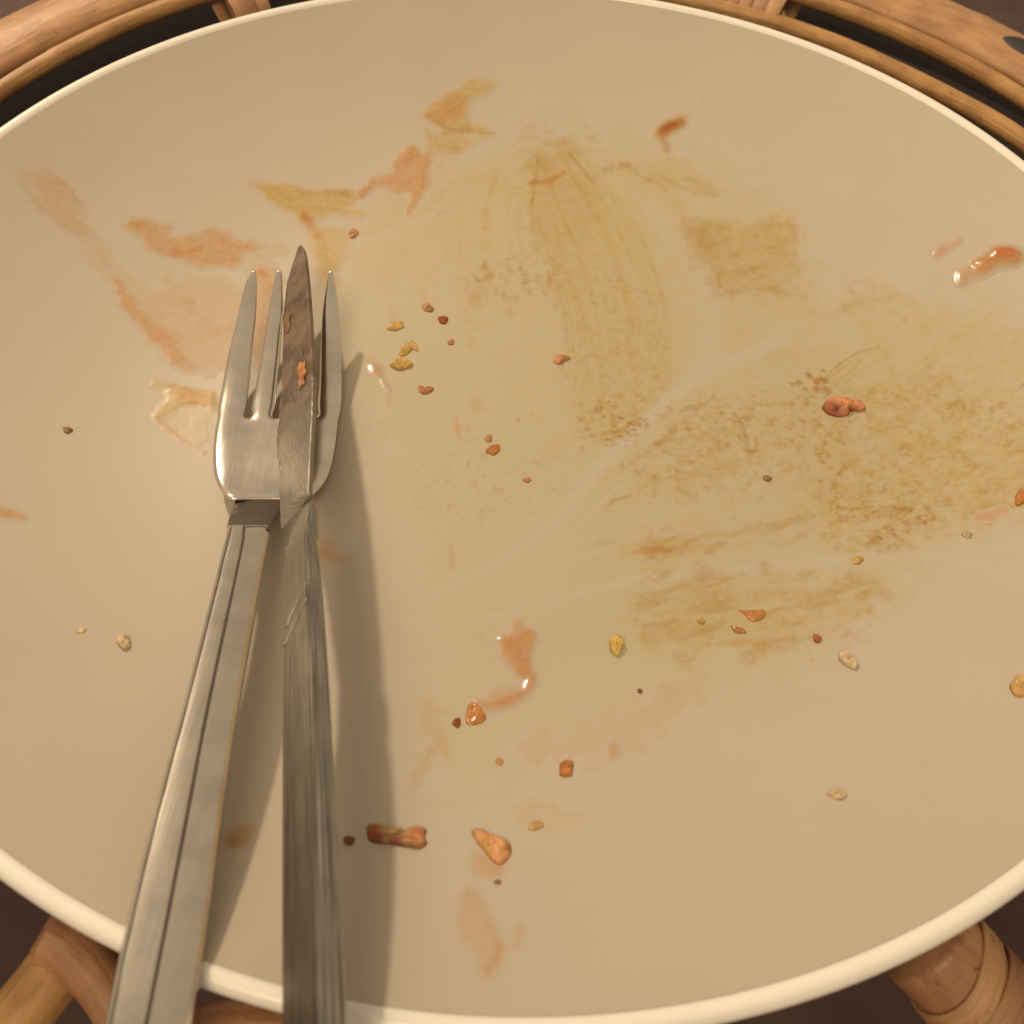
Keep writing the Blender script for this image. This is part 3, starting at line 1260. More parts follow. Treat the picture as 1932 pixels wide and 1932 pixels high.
        colr = PLATE * np.exp(-od)
        me = bpy.data.meshes.new(name)
        me.vertices.add(len(V))
        me.vertices.foreach_set('co', V.ravel())
        me.loops.add(quad.size)
        me.loops.foreach_set('vertex_index', quad.ravel().astype(np.int32))
        me.polygons.add(len(quad))
        me.polygons.foreach_set('loop_start', np.arange(0, quad.size, 4, dtype=np.int32))
        me.polygons.foreach_set('loop_total', np.full(len(quad), 4, np.int32))
        me.polygons.foreach_set('use_smooth', np.ones(len(quad), bool))
        me.update(calc_edges=True)
        me.validate()
        ca = me.color_attributes.new('stain', 'FLOAT_COLOR', 'POINT')
        c = np.ones((len(V), 4), np.float32)
        c[:, :3] = colr
        ca.data.foreach_set('color', c.ravel())
        me.materials.append(mat)
        o = bpy.data.objects.new(name, me)
        COL.objects.link(o)
        return tag(o, label, cat, group, kind)


# ---- the thin ochre grease film with wiped streaks
G = Paint()
ARC = dirnoise(-62, 0.035, 0.85, 5)
HOR = 0.5 * dirnoise(12, 0.03, 0.9, 8) + 0.5 * dirnoise(9, 0.05, 2.2, 18)
DIA = dirnoise(35, 0.035, 0.8, 9)
VER = dirnoise(78, 0.04, 0.8, 10)
SPK = sstep(0.50, 0.72, fbm(GX * 1.5, GY * 1.5, 71, 3))
CLM = 0.5 * sstep(0.40, 0.66, fbm(GX * 0.45, GY * 0.45, 77, 4)) + 0.55 * sstep(0.40, 0.66, fbm(GX * 1.0, GY * 1.0, 79, 3)) * (0.4 + 1.2 * fbm((GX * .82 + GY * .57) * .08, (GY * .82 - GX * .57) * .9, 81, 3))
# broad faint film over the middle and right
G.poly([(1000, 280), (1100, 250), (1290, 300), (1480, 400), (1560, 560), (1700, 560), (1900, 600), (1990, 760), (1990, 960), (1800, 1030), (1640, 1160), (1480, 1260), (1230, 1280), (1000, 1300), (850, 1180), (790, 1000), (700, 760), (640, 560), (700, 420), (850, 330)],
       0.75, 4, 70, 1.0, 1, 0.8 + 0.6 * (BIG - 0.2))
G.poly([(990, 280), (1100, 260), (1300, 330), (1500, 430), (1560, 560), (1900, 620), (1990, 780), (1960, 980), (1640, 1060), (1300, 1050), (1100, 900), (900, 700), (800, 450), (860, 330)], 0.20, 0, 70, 1.2, 501, .25 + 1.5 * sstep(.35, .7, MID))
G.poly([(780, 760), (900, 900), (1050, 880), (1260, 960), (1500, 1000), (1650, 1060), (1500, 1250), (1250, 1340), (1000, 1400), (860, 1500), (800, 1300), (800, 1000)], 0.60, 4, 80, 1.0, 2, 0.8 + 0.6 * (BIG - 0.2))
G.poly([(560, 560), (700, 520), (900, 640), (1000, 1000), (900, 1300), (760, 1200), (690, 900)], .40, 4, 80, 1.0, 502)
# fan of arcs wiped from the top
G.poly([(1000, 265), (1080, 265), (1150, 330), (1220, 430), (1262, 560), (1270, 720), (1180, 820), (1090, 820), (1060, 640), (1020, 500), (990, 380)], 0.58, 0, 30, 0.8, 3, 0.65 + 0.5 * sstep(.35, .7, ARC))
for k, (pts, w, a) in enumerate([
        ([(1062, 285), (1130, 370), (1205, 520), (1248, 640), (1252, 750)], 4, .85), ([(1040, 300), (1110, 400), (1180, 540), (1225, 660), (1238, 760)], 5, .65),
        ([(1075, 270), (1160, 370), (1215, 470), (1262, 600), (1264, 735)], 3.5, .75), ([(1015, 290), (1008, 340), (1000, 390), (1010, 440)], 4.5, .9),
        ([(1050, 400), (1120, 520), (1165, 650), (1180, 760)], 7, .6), ([(1000, 400), (1070, 520), (1120, 650), (1140, 760)], 7, .5),
        ([(1090, 340), (1130, 385), (1150, 420)], 5, .9), ([(1035, 350), (1055, 400), (1075, 445)], 4, .9), ([(1100, 430), (1160, 560), (1200, 690)], 6, .6),
        ([(975, 420), (965, 460), (985, 500)], 5, .6), ([(1180, 430), (1225, 560), (1245, 690)], 3, .6)]):
    G.stroke(pts, w * 1.25, a * 0.52, 0, 1.0, 0.35, k, 0.3 + MID, op='add')
_lf = smooth_path([(985, 300), (1025, 450), (1065, 600), (1080, 800)], 9)
_rt = smooth_path([(1085, 272), (1190, 395), (1256, 560), (1266, 745)], 9)
_rf = np.random.RandomState(12)
for k in range(34):
    q = _rf.rand()
    c = _lf + (_rt - _lf) * q
    i0, i1 = sorted((_rf.randint(0, 4), _rf.randint(5, 9)))
    G.stroke([tuple(p) for p in c[i0:i1 + 1]], _rf.uniform(2.5, 8), _rf.uniform(.06, .32), 0, 1.0, .3, 400 + k, .25 + 1.1 * MID, op='add')
    if k % 3 == 0:
        G.stroke([tuple(p) for p in c[i0:i1]], _rf.uniform(2, 4), _rf.uniform(.08, .20), 2, 1.0, .4, 440 + k, .2 + MID, op='add')
for k in range(16):
    q = _rf.rand()
    x0 = 830 + 190 * q
    c = smooth_path([(x0 + 30, 330), (x0 + 10, 420), (x0 - 5 + 60 * q, 540), (x0 + 90 * q, 660)], 9)
    i0 = _rf.randint(0, 5)
    i1 = i0 + _rf.randint(3, 5)
    G.stroke([tuple(p) for p in c[i0:i1]], _rf.uniform(3, 9), _rf.uniform(.08, .34), 1 if k % 3 == 0 else 0, 1.0, .5, 480 + k, .1 + 1.2 * MID, op='add')
for k, (pts, w, a, ch) in enumerate([([(1150, 300), (1230, 360), (1330, 420)], 9, .3, 0), ([(1190, 340), (1260, 400), (1320, 470)], 8, .26, 0), ([(1300, 400), (1350, 480), (1400, 560)], 12, .22, 0), ([(1240, 330), (1300, 360), (1350, 366)], 7, .26, 2), ([(1190, 318), (1230, 345)], 6, .3, 2),
                                     ([(1290, 415), (1340, 500), (1360, 540)], 7, .26, 2), ([(1420, 430), (1490, 425), (1500, 480)], 9, .2, 2), ([(1340, 555), (1440, 545), (1520, 560)], 8, .18, 2), ([(1560, 600), (1620, 570), (1700, 560)], 12, .16, 2), ([(1620, 560), (1600, 540), (1640, 530), (1650, 550)], 7, .18, 2),
                                     ([(1700, 740), (1800, 690), (1932, 640)], 16, .30, 0), ([(1640, 800), (1780, 760), (1932, 740)], 12, .24, 0), ([(1480, 880), (1660, 850), (1860, 800)], 12, .26, 0), ([(1760, 600), (1820, 590), (1900, 600)], 14, .24, 0), ([(1750, 640), (1700, 680), (1640, 700)], 10, .22, 0)]):
    G.stroke(pts, w, a, ch, 1.0, .7, 520 + k, .1 + 1.3 * MID, op='add')
G.stroke([(1012, 290), (1045, 285), (1085, 300), (1095, 320)], 16, .5, 0, .9, .6, 3)
G.stroke([(1000, 345), (1040, 342), (1062, 325)], 8, .75, 1, .9, .6, 4)
G.stroke([(1020, 300), (1035, 320), (1030, 345)], 12, .35, 1, .9, .6, 5)
G.stroke([(1075, 290), (1120, 345)], 5, .35, 2, .9, .5, 6)
G.stroke([(1017, 300), (1003, 385)], 4, .32, 2, .9, .5, 7)
# small crust marks and the crown by the top edge
for k, (u, v, r, a, ch) in enumerate([(1148, 318, 9, .40, 2), (1180, 313, 9, .45, 2), (1160, 325, 12, .5, 0), (1195, 322, 8, .25, 2), (1108, 240, 6, .22, 2), (1112, 258, 8, .16, 2), (1130, 266, 7, .14, 2),
                                      (1000, 240, 10, .22, 1), (1010, 255, 12, .2, 1), (1035, 250, 9, .2, 1), (995, 260, 10, .22, 1), (1050, 268, 14, .25, 1), (1030, 230, 6, .12, 2),
                                      (965, 158, 4, .12, 2), (1063, 186, 4, .16, 2), (1308, 282, 6, .12, 2), (1322, 284, 5, .1, 2), (1240, 300, 12, .4, 0)]):
    G.stroke([(u - r * .6, v), (u + r * .6, v + 1)], r, a, ch, .9, .8, k + 30)
G.poly([(1140, 300), (1200, 300), (1262, 285), (1310, 320), (1355, 355), (1340, 370), (1290, 355), (1262, 375), (1215, 350), (1170, 335)], .55, 0, 14, 1.0, 12, .5 + 1.0 * MID)
G.stroke([(1225, 325), (1258, 362)], 6, .22, 2, .9, .5, 13)
G.stroke([(1290, 335), (1350, 362)], 7, .18, 2, .9, .6, 14)
# band leading down to the right hand patch
G.poly([(1200, 340), (1275, 375), (1300, 415), (1410, 420), (1480, 405), (1505, 430), (1500, 480), (1470, 510), (1500, 540), (1400, 550), (1340, 520), (1300, 470), (1270, 420)], .75, 0, 24, 1.3, 15, .35 + 1.1 * MID, rim=.35)
G.poly([(1280, 420), (1330, 425), (1385, 445), (1370, 475), (1330, 478), (1295, 455)], .26, 2, 14, 1.3, 16, .2 + 1.3 * MID)
for k, (u, v, r, a) in enumerate([(1320, 482, 8, .3), (1335, 478, 6, .25), (1383, 482, 9, .3), (1360, 520, 9, .25), (1400, 515, 10, .28), (1430, 508, 11, .3), (1445, 545, 6, .2), (1292, 440, 6, .2), (1465, 470, 12, .12), (1490, 430, 14, .10)]):
    G.stroke([(u - r, v), (u + r, v - 2)], r * .8, a, 2, .9, .9, 50 + k)
G.poly([(1330, 500), (1480, 490), (1530, 530), (1560, 600), (1500, 600), (1380, 570)], .45, 0, 22, 1.0, 17, .3 + 1.2 * CLM)
# right hand region: speckled and streaked
G.poly([(1560, 560), (1680, 545), (1760, 590), (1900, 610), (1990, 680), (1990, 900), (1900, 980), (1760, 1010), (1640, 1040), (1560, 1010), (1480, 900), (1500, 770), (1600, 690), (1640, 640)], .55, 0, 26, 1.0, 18, .25 + 1.3 * CLM * (0.5 + DIA))
G.poly([(1560, 770), (1700, 720), (1850, 760), (1980, 820), (1980, 930), (1800, 960), (1640, 1000), (1500, 960)], .35, 0, 30, 1.2, 19, CLM, op='add')
G.poly([(1720, 830), (1800, 800), (1900, 840), (1960, 900), (1860, 930), (1760, 900)], .32, 0, 24, 1.2, 20, .3 + CLM, op='add')
for k, (pts, w, a) in enumerate([([(1550, 722), (1580, 690), (1620, 665), (1660, 655)], 6, .40), ([(1540, 738), (1575, 705), (1610, 680)], 3.5, .30), ([(1565, 725), (1600, 705), (1625, 680)], 5, .22), ([(1590, 725), (1640, 690), (1690, 668)], 6, .12)]):
    G.stroke(pts, w, a, 2, .9, .5, 70 + k, w2=w * .4)
G.stroke([(1540, 730), (1600, 690), (1680, 650)], 24, .55, 0, .9, .7, 75)
for k, (u, v, r, a) in enumerate([(1507, 722, 6, .75), (1525, 707, 8, .95), (1534, 714, 5, .9), (1542, 720, 6, .95), (1554, 716, 11, 1.0), (1560, 737, 9, .7), (1540, 735, 7, .6), (1492, 724, 7, .6), (1520, 735, 6, .4), (1553, 700, 4, .5), (1505, 750, 5, .4), (1520, 757, 5, .35), (1495, 760, 5, .3), (1535, 750, 5, .3)]):
    G.stroke([(u - r * .35, v - r * .2), (u + r * .35, v + r * .2)], r * .95, a, 2, .8, .7, 80 + k)
# speckled clumps in the middle
G.poly([(1115, 775), (1150, 740), (1200, 735), (1215, 790), (1180, 830), (1130, 850), (1105, 820)], .7, 0, 14, 1.2, 22, .3 + 1.2 * CLM)
for k, (u, v, r, a) in enumerate([(1129, 772, 8, .55), (1131, 762, 5, .35), (1161, 768, 7, .4), (1160, 790, 9, .3), (1190, 800, 9, .42), (1175, 790, 8, .25), (1120, 820, 8, .35), (1133, 818, 7, .3), (1160, 822, 8, .25), (1170, 750, 8, .2), (1195, 770, 7, .25)]):
    G.stroke([(u - r * .4, v), (u + r * .4, v)], r, a, 2, .9, .8, 100 + k)
G.poly([(1210, 870), (1290, 800), (1360, 760), (1450, 750), (1520, 765), (1500, 840), (1420, 880), (1340, 900), (1260, 930), (1190, 920)], .6, 0, 20, 1.2, 23, .2 + 1.4 * CLM)
for k, (pts, w, a) in enumerate([([(1285, 775), (1330, 760), (1345, 750)], 7, .38), ([(1310, 772), (1330, 765)], 5, .35), ([(1240, 838), (1262, 820), (1275, 805)], 8, .35), ([(1250, 830), (1274, 828)], 6, .3), ([(1385, 780), (1400, 800), (1408, 835), (1418, 852)], 6, .36), ([(1408, 850), (1424, 850), (1428, 828)], 7, .5),
                                 ([(1320, 830), (1360, 810), (1380, 815)], 14, .16), ([(1340, 850), (1370, 842)], 12, .25), ([(1280, 900), (1370, 880), (1420, 860)], 12, .14), ([(1140, 958), (1160, 945), (1190, 935)], 7, .28), ([(1400, 770), (1440, 765), (1480, 762)], 6, .2), ([(1230, 910), (1300, 895), (1350, 900)], 8, .14), ([(1490, 830), (1520, 815), (1545, 805)], 8, .10), ([(1570, 910), (1590, 885), (1605, 870)], 9, .25), ([(1405, 925), (1420, 905), (1428, 895)], 6, .2)]):
    G.stroke(pts, w, a, 2, .9, .7, 120 + k, .5 + FINE)
G.dots(230, (1080, 720, 1932, 1010), 2.0, 5.5, .34, 2, 3, lambda u, v: math.exp(-((v - 840 - 0.05 * (u - 1400)) / 110) ** 2) * (1.0 if u > 1180 else .5))
G.dots(70, (840, 480, 1180, 960), 2.2, 5.5, .24, 2, 4, lambda u, v: .8)
G.dots(36, (900, 490, 1060, 560), 2.5, 6, .5, 2, 5, lambda u, v: 1)
G.dots(60, (1080, 560, 1300, 830), 2.2, 5, .22, 2, 6, lambda u, v: .8)
G.dots(40, (820, 780, 1060, 960), 2.2, 5.5, .30, 2, 7, lambda u, v: 1)
G.dots(60, (800, 960, 1300, 1560), 1.8, 4.5, .22, 2, 8, lambda u, v: .8)
G.dots(50, (1500, 900, 1760, 1060), 2.4, 6.0, .42, 2, 9, lambda u, v: math.exp(-((v - 985) / 50) ** 2))
G.dots(30, (640, 1050, 1000, 1700), 1.5, 3.5, .2, 2, 10, lambda u, v: .7)
G.dots(26, (900, 140, 1360, 320), 2, 5, .14, 2, 12, lambda u, v: .6)
# ragged brownish strip right of the middle
for k, (pts, w, a) in enumerate([([(1582, 958), (1610, 960), (1650, 955)], 5, .4), ([(1660, 955), (1700, 960), (1725, 955)], 6, .35), ([(1650, 965), (1690, 975)], 9, .2), ([(1682, 995), (1690, 1010), (1700, 1020)], 5, .5), ([(1685, 1000), (1715, 1002)], 4, .5), ([(1640, 1022), (1660, 1028)], 8, .3), ([(1610, 1018), (1640, 1030)], 6, .2), ([(1755, 940), (1775, 920)], 9, .14)]):
    G.stroke(pts, w, a, 2, .9, .8, 150 + k, .5 + FINE)
G.poly([(1540, 980), (1600, 940), (1700, 930), (1760, 960), (1720, 1020), (1650, 1050), (1580, 1030)], .5, 0, 20, 1.2, 25, .3 + CLM)
# horizontal wiped streaks below the middle
G.poly([(1150, 1030), (1260, 1005), (1400, 990), (1560, 960), (1560, 985), (1420, 1020), (1300, 1060), (1230, 1080)], .5, 0, 20, 1.1, 26, .3 + 1.0 * sstep(.34, .66, HOR))
G.stroke([(1195, 1045), (1250, 1038), (1300, 1022), (1310, 1020)], 13, .5, 1, .9, .8, 27, .4 + MID)
G.stroke([(1225, 1042), (1240, 1036), (1262, 1036)], 8, .18, 2, .9, .8, 28)
G.stroke([(1265, 1020), (1275, 1014)], 6, .3, 2, .9, .8, 29)
G.stroke([(1110, 1030), (1140, 1025), (1158, 1022)], 6, .14, 2, .9, .8, 33)
G.poly([(1190, 1110), (1280, 1090), (1400, 1085), (1560, 1080), (1650, 1100), (1640, 1170), (1520, 1200), (1400, 1225), (1260, 1230), (1200, 1180)], .62, 0, 52, 1.3, 30, .35 + 1.0 * sstep(.36, .66, HOR))
for k, (pts, w, a, ch) in enumerate([([(1276, 1100), (1330, 1105), (1400, 1098)], 7, .3, 0), ([(1290, 1120), (1320, 1118)], 7, .12, 2), ([(1425, 1120), (1470, 1118), (1520, 1112)], 8, .14, 2), ([(1370, 1118), (1375, 1105)], 5, .2, 2), ([(1310, 1155), (1350, 1150), (1390, 1148)], 7, .12, 2), ([(1330, 1215), (1400, 1212), (1480, 1208)], 10, .35, 1), ([(1480, 1130), (1560, 1110), (1640, 1108)], 14, .4, 0), ([(1320, 1190), (1335, 1185)], 8, .14, 2), ([(1560, 1090), (1660, 1110)], 10, .2, 0)]):
    G.stroke(pts, w, a, ch, .9, .7, 170 + k, .4 + FINE)
G.dots(40, (1200, 1080, 1660, 1240), 2.2, 5.5, .28, 2, 14, lambda u, v: .8)
# fainter lower film
G.poly([(1000, 1390), (1150, 1350), (1300, 1270), (1330, 1290), (1280, 1340), (1200, 1420), (1080, 1440), (980, 1430)], .20, 1, 30, 1.0, 35, .3 + MID)
G.poly([(960, 1520), (1010, 1505), (1070, 1530), (1105, 1545), (1060, 1570), (1000, 1570), (970, 1550)], .45, 0, 16, 1.2, 36, .4 + MID)
G.stroke([(985, 1540), (1010, 1520), (1050, 1525)], 6, .12, 2, .9, .9, 37, FINE + .3)
G.poly([(800, 1330), (840, 1340), (850, 1420), (820, 1440), (780, 1500), (770, 1480), (800, 1420)], .28, 1, 18, 1.3, 38, .3 + MID)
G.stroke([(832, 1395), (838, 1405)], 12, .35, 0, .9, .9, 39)
# left of the middle: pale orange specks and tints
for k, (u, v, w, h, a, ch) in enumerate([(890, 560, 34, 20, .35, 1), (880, 620, 24, 60, .22, 1), (900, 760, 34, 14, .25, 1), (860, 800, 14, 18, .4, 1), (856, 810, 16, 14, .5, 0), (730, 740, 8, 40, .35, 1), (722, 810, 26, 18, .2, 1), (960, 560, 30, 50, .16, 1), (850, 1050, 12, 40, .3, 1), (905, 1200, 10, 16, .12, 2), (740, 600, 20, 20, .25, 1), (800, 560, 20, 30, .2, 1), (770, 640, 12, 24, .4, 0), (700, 700, 26, 20, .2, 1)]):
    G.stroke([(u, v - h * .6), (u + 4, v + h * .6)], w * .6, a, ch, .95, .8, 190 + k, .3 + MID)
G.stroke([(840, 620), (870, 560), (880, 520), (940, 500), (960, 505)], 12, .35, 0, .95, .8, 210, .3 + MID)
# clean swipes of a knife or a piece of bread
G.stroke([(1480, 640), (1330, 705), (1240, 775), (1130, 885), (1040, 985), (930, 1065), (820, 1120)], 22, .88, 0, .8, .25, 220, op='clean', w2=16)
G.stroke([(1960, 1030), (1700, 1048), (1450, 1068), (1200, 1095), (1010, 1140), (880, 1175)], 20, .85, 0, .9, .3, 221, op='clean', w2=12)
G.stroke([(1560, 1000), (1350, 1000), (1200, 1015), (1080, 1060)], 9, .4, 0, .9, .3, 222, op='clean')
G.stroke([(1235, 385), (1300, 470), (1335, 560), (1345, 640), (1310, 720)], 38, .58, 0, 1.0, .35, 223, op='clean')
G.stroke([(1095, 990), (1150, 930), (1240, 850)], 5, .5, 0, .9, .3, 224, op='clean')
G.stroke([(900, 1080), (1000, 1030), (1060, 985)], 4, .4, 0, .9, .3, 225, op='clean')
# vague dots all over the rest
G.dots(36, (60, 820, 420, 1700), 1.5, 2.6, .10, 2, 15, lambda u, v: .6)
G.dots(30, (1400, 1280, 1900, 1800), 1.5, 3, .10, 2, 16, lambda u, v: .5)
SP1 = 0.8 * sstep(0.44, 0.72, 0.5 * fbm(GX * 0.55, GY * 0.55, 93, 4) + 0.5 * fbm(GX * 1.5, GY * 1.5, 91, 3))
SP2 = sstep(0.40, 0.72, fbm((GX * .9 + GY * .43) * .16, (GY * .9 - GX * .43) * .55, 95, 5))
for k, (pts, a, e, md) in enumerate([
        ([(1230, 790), (1330, 750), (1540, 735), (1590, 800), (1520, 900), (1380, 930), (1220, 960), (1180, 910)], .50, 34, SP1 * (0.25 + CLM)),
        ([(1560, 740), (1700, 700), (1900, 740), (1990, 800), (1990, 960), (1800, 1000), (1620, 1000), (1540, 880)], .42, 40, SP1 * (0.3 + CLM) + .25 * SP2),
        ([(1540, 960), (1620, 930), (1760, 930), (1800, 970), (1720, 1040), (1600, 1050)], .55, 26, SP1 * (.4 + SP2)),
        ([(1100, 770), (1150, 735), (1215, 740), (1215, 800), (1160, 850), (1100, 840)], .70, 20, SP1 * (.5 + CLM)),
        ([(870, 500), (960, 480), (1060, 490), (1060, 560), (960, 570), (870, 560)], .34, 24, SP1),
        ([(1060, 480), (1160, 480), (1250, 600), (1265, 760), (1180, 820), (1080, 800)], .28, 34, SP1 * (.3 + CLM)),
        ([(1280, 415), (1400, 430), (1500, 430), (1500, 540), (1380, 560), (1310, 500)], .22, 30, .4 + .5 * SP2 + .4 * SP1),
        ([(1190, 1020), (1320, 990), (1500, 970), (1560, 1000), (1330, 1050), (1230, 1070)], .30, 20, SP2),
        ([(1200, 1120), (1300, 1090), (1650, 1090), (1640, 1180), (1480, 1220), (1240, 1220)], .30, 48, SP2 + .6 * SP1),
        ([(780, 760), (960, 800), (1060, 900), (960, 1000), (820, 980)], .22, 50, SP1 * CLM * 1.5),
        ([(1000, 280), (1100, 290), (1130, 420), (1060, 470), (990, 440)],   .22, 30, SP2 * .5 + .5)]):
    G.poly(pts, a, 2, e, 1.3, 300 + k, md, op='add')
G.poly([(660, 430), (700, 360), (800, 310), (1000, 285), (1010, 400), (900, 480), (720, 560), (650, 520)], .28, 0, 40, 1.0, 330, .6 + .8 * MID, op='add')
G.t *= np.array([0.47, 0.95, 0.80, 1.0, 0.72])[:, None, None]
G.build('grease_film', M_FILM, 0.014, 0.012, 'thin translucent ochre grease film wiped in streaks across the middle and right of the plate', 'grease film', thr=0.03)


def blur(a, n):
    for _ in range(n):
        for ax in (0, 1):
            a = (np.roll(a, 2, ax) + np.roll(a, 1, ax) + a + np.roll(a, -1, ax) + np.roll(a, -2, ax)) / 5
    return a


# ---- separate sauce smears, each its own thing
def smear(fn, label, mat=None, lift=0.03, relief=0.09, cat='sauce smear', name='sauce_smear', scale=1.35):
    p = Paint()
    fn(p)
    p.t *= scale
    for c in range(5):
        if p.t[c].max() > 0:
            p.t[c] = 0.45 * p.t[c] + 0.55 * blur(p.t[c], 3)
    return p.build(name, mat or M_SAUCE, lift, relief, label, cat, 'sauce smears on the plate', thr=0.05)


def f(p):
    p.poly([(232, 425), (262, 415), (300, 425), (330, 450), (372, 440), (395, 432), (440, 445), (470, 455), (500, 462), (505, 470), (450, 480), (440, 500), (380, 505), (330, 490), (290, 470), (250, 440)], .42, 1, 12, 1.0, 1, .5 + MID)
    p.stroke([(330, 478), (355, 474), (375, 470)], 15, .85, 1, .9, .6, 2)
    p.stroke([(300, 430), (318, 428)], 9, .4, 1, .9, .7, 3)
    p.stroke([(245, 424), (268, 425)], 9, .5, 0, .9, .6, 4)
    p.stroke([(250, 424), (265, 426)], 7, .16, 2, .9, .7, 5)
    p.stroke([(395, 445), (420, 460), (440, 475)], 22, .55, 1, .9, .7, 6, .5 + MID)
    p.stroke([(390, 490), (440, 490)], 14, .6, 1, .9, .7, 7)
    p.stroke([(452, 464), (466, 466)], 10, .7, 1, .9, .6, 8)
    p.stroke([(468, 467), (500, 464)], 6, .35, 1, .9, .4, 9)
    p.stroke([(310, 522), (318, 530)], 10, .3, 0, .9, .5, 10)
    p.stroke([(180, 480), (215, 520), (260, 545)], 30, .16, 1, .95, .8, 11)


smear(f, 'orange sauce patch with ragged edge above and left of the fork prongs')


def f(p):
    p.poly([(205, 520), (240, 565), (275, 625), (310, 665), (360, 695), (420, 700), (440, 640), (470, 560), (400, 520), (330, 530), (270, 560)], .20, 1, 20, 1.0, 12, .4 + MID)
    p.poly([(205, 515), (235, 545), (262, 590), (300, 618), (330, 640), (350, 690), (335, 690), (300, 660), (270, 625), (240, 590), (222, 555)], .50, 1, 12, .9, 13, .5 + MID)
    p.stroke([(300, 640), (330, 665), (355, 692)], 13, .50, 1, .9, .5, 14)
    p.stroke([(355, 560), (375, 600), (400, 620)], 22, .42, 1, .95, .8, 15, .4 + MID)
    p.stroke([(330, 640), (390, 630), (430, 610)], 20, .35, 1, .95, .9, 16, .4 + MID)
    p.stroke([(345, 600), (365, 580)], 12, .25, 1, .9, .6, 17)


smear(f, 'broad salmon orange smear left of the fork with a darker slanting lower edge')


def f(p):
    p.poly([(478, 505), (520, 505), (528, 560), (500, 680), (488, 700), (470, 640)], .35, 1, 10, .9, 20, .5 + MID)
    p.stroke([(488, 515), (500, 520)], 15, .9, 1, .9, .5, 21)
    p.stroke([(497, 590), (490, 640)], 14, .55, 1, .95, .6, 22)
    p.stroke([(508, 540), (514, 538)], 7, .3, 2, .9, .6, 23)
    p.stroke([(480, 500), (525, 470)], 22, .16, 1, .95, .8, 24)


smear(f, 'orange sauce under the gap between the two left fork prongs')


def f(p):
    p.stroke([(290, 722), (318, 728), (350, 738)], 10, .45, 0, .9, .5, 30)
    p.stroke([(318, 730), (326, 730)], 8, .28, 2, .9, .6, 31)
    p.poly([(320, 735), (370, 738), (405, 745), (403, 775), (388, 765), (350, 760), (330, 770), (300, 790), (292, 780), (312, 760)], .65, 0, 10, .8, 32, .5 + MID)
    p.poly([(320, 735), (370, 738), (405, 745), (403, 775), (388, 765), (350, 760)], .35, 1, 10, .8, 34, .5 + MID)
    p.stroke([(292, 785), (310, 805), (340, 828), (372, 848), (385, 855)], 9, .45, 1, .9, .5, 33, w2=5)
    p.poly([(300, 785), (350, 765), (385, 770), (395, 800), (380, 840), (330, 815)], .22, 0, 14, .8, 35, .5 + MID)


smear(f, 'thin moist triangle of orange sauce just left of the fork head', M_MOIST, 0.03, 0.13)


def f(p):
    p.poly([(30, 320), (70, 318), (120, 335), (155, 385), (140, 400), (170, 440), (120, 430), (70, 370)], .10, 2, 16, .9, 40, .3 + MID)
    p.poly([(30, 320), (70, 318), (120, 335), (155, 385), (140, 400), (170, 440), (120, 430), (70, 370)], .22, 1, 16, .9, 40, .3 + MID)
    p.stroke([(112, 342), (128, 352), (142, 375), (150, 388)], 6.5, .26, 2, .9, .4, 41)
    p.stroke([(35, 335), (60, 375), (85, 400)], 10, .12, 2, .95, .5, 42)
    p.stroke([(140, 400), (175, 460), (205, 515)], 26, .14, 1, .95, .6, 43)


smear(f, 'faint brown smear with one dark streak near the left edge of the plate', lift=.02, relief=.03)


def f(p):
    p.poly([(488, 352), (540, 350), (600, 360), (660, 362), (668, 380), (655, 392), (690, 402), (675, 410), (640, 402), (600, 410), (560, 405), (520, 385)], .75, 0, 10, .8, 50, .5 + MID)
    p.stroke([(470, 345), (510, 352)], 14, .16, 1, .9, .6, 51)
    p.stroke([(640, 365), (658, 366)], 9, .35, 2, .9, .5, 52)
    p.stroke([(570, 365), (630, 362)], 9, .18, 2, .9, .6, 53)
    p.stroke([(572, 408), (585, 425), (595, 445)], 15, .55, 1, .9, .6, 54)
    p.stroke([(575, 410), (590, 430)], 10, .20, 2, .9, .6, 55)
    p.poly([(590, 430), (650, 425), (660, 460), (640, 520), (620, 560), (600, 520), (590, 470)], .45, 0, 16, 1.0, 56, .5 + MID)
    p.stroke([(610, 480), (615, 520)], 22, .18, 1, .95, .7, 57)


smear(f, 'yellow ochre sauce streak with a dark right tip above the knife point')


def f(p):
    p.stroke([(680, 368), (692, 358), (702, 345)], 11, .75, 1, .9, .5, 60)
    p.poly([(700, 345), (740, 320), (770, 280), (792, 285), (812, 290), (805, 330), (800, 355), (780, 400), (768, 400), (772, 360), (745, 370), (720, 355)], .55, 1, 12, 1.0, 61, .5 + MID)
    p.stroke([(800, 310), (792, 360), (770, 405)], 8, .35, 0, .9, .4, 62)
    p.stroke([(812, 340), (806, 390)], 5, .25, 0, .9, .4, 63)
    p.stroke([(778, 340), (785, 345)], 14, .25, 1, .9, .7, 64)
    p.stroke([(720, 440), (780, 420), (840, 400)], 12, .14, 0, .95, .6, 65)
    p.stroke([(828, 404), (845, 398)], 7, .16, 2, .9, .6, 66)


smear(f, 'ragged orange streaks running down between the ochre streak and the folded smear')


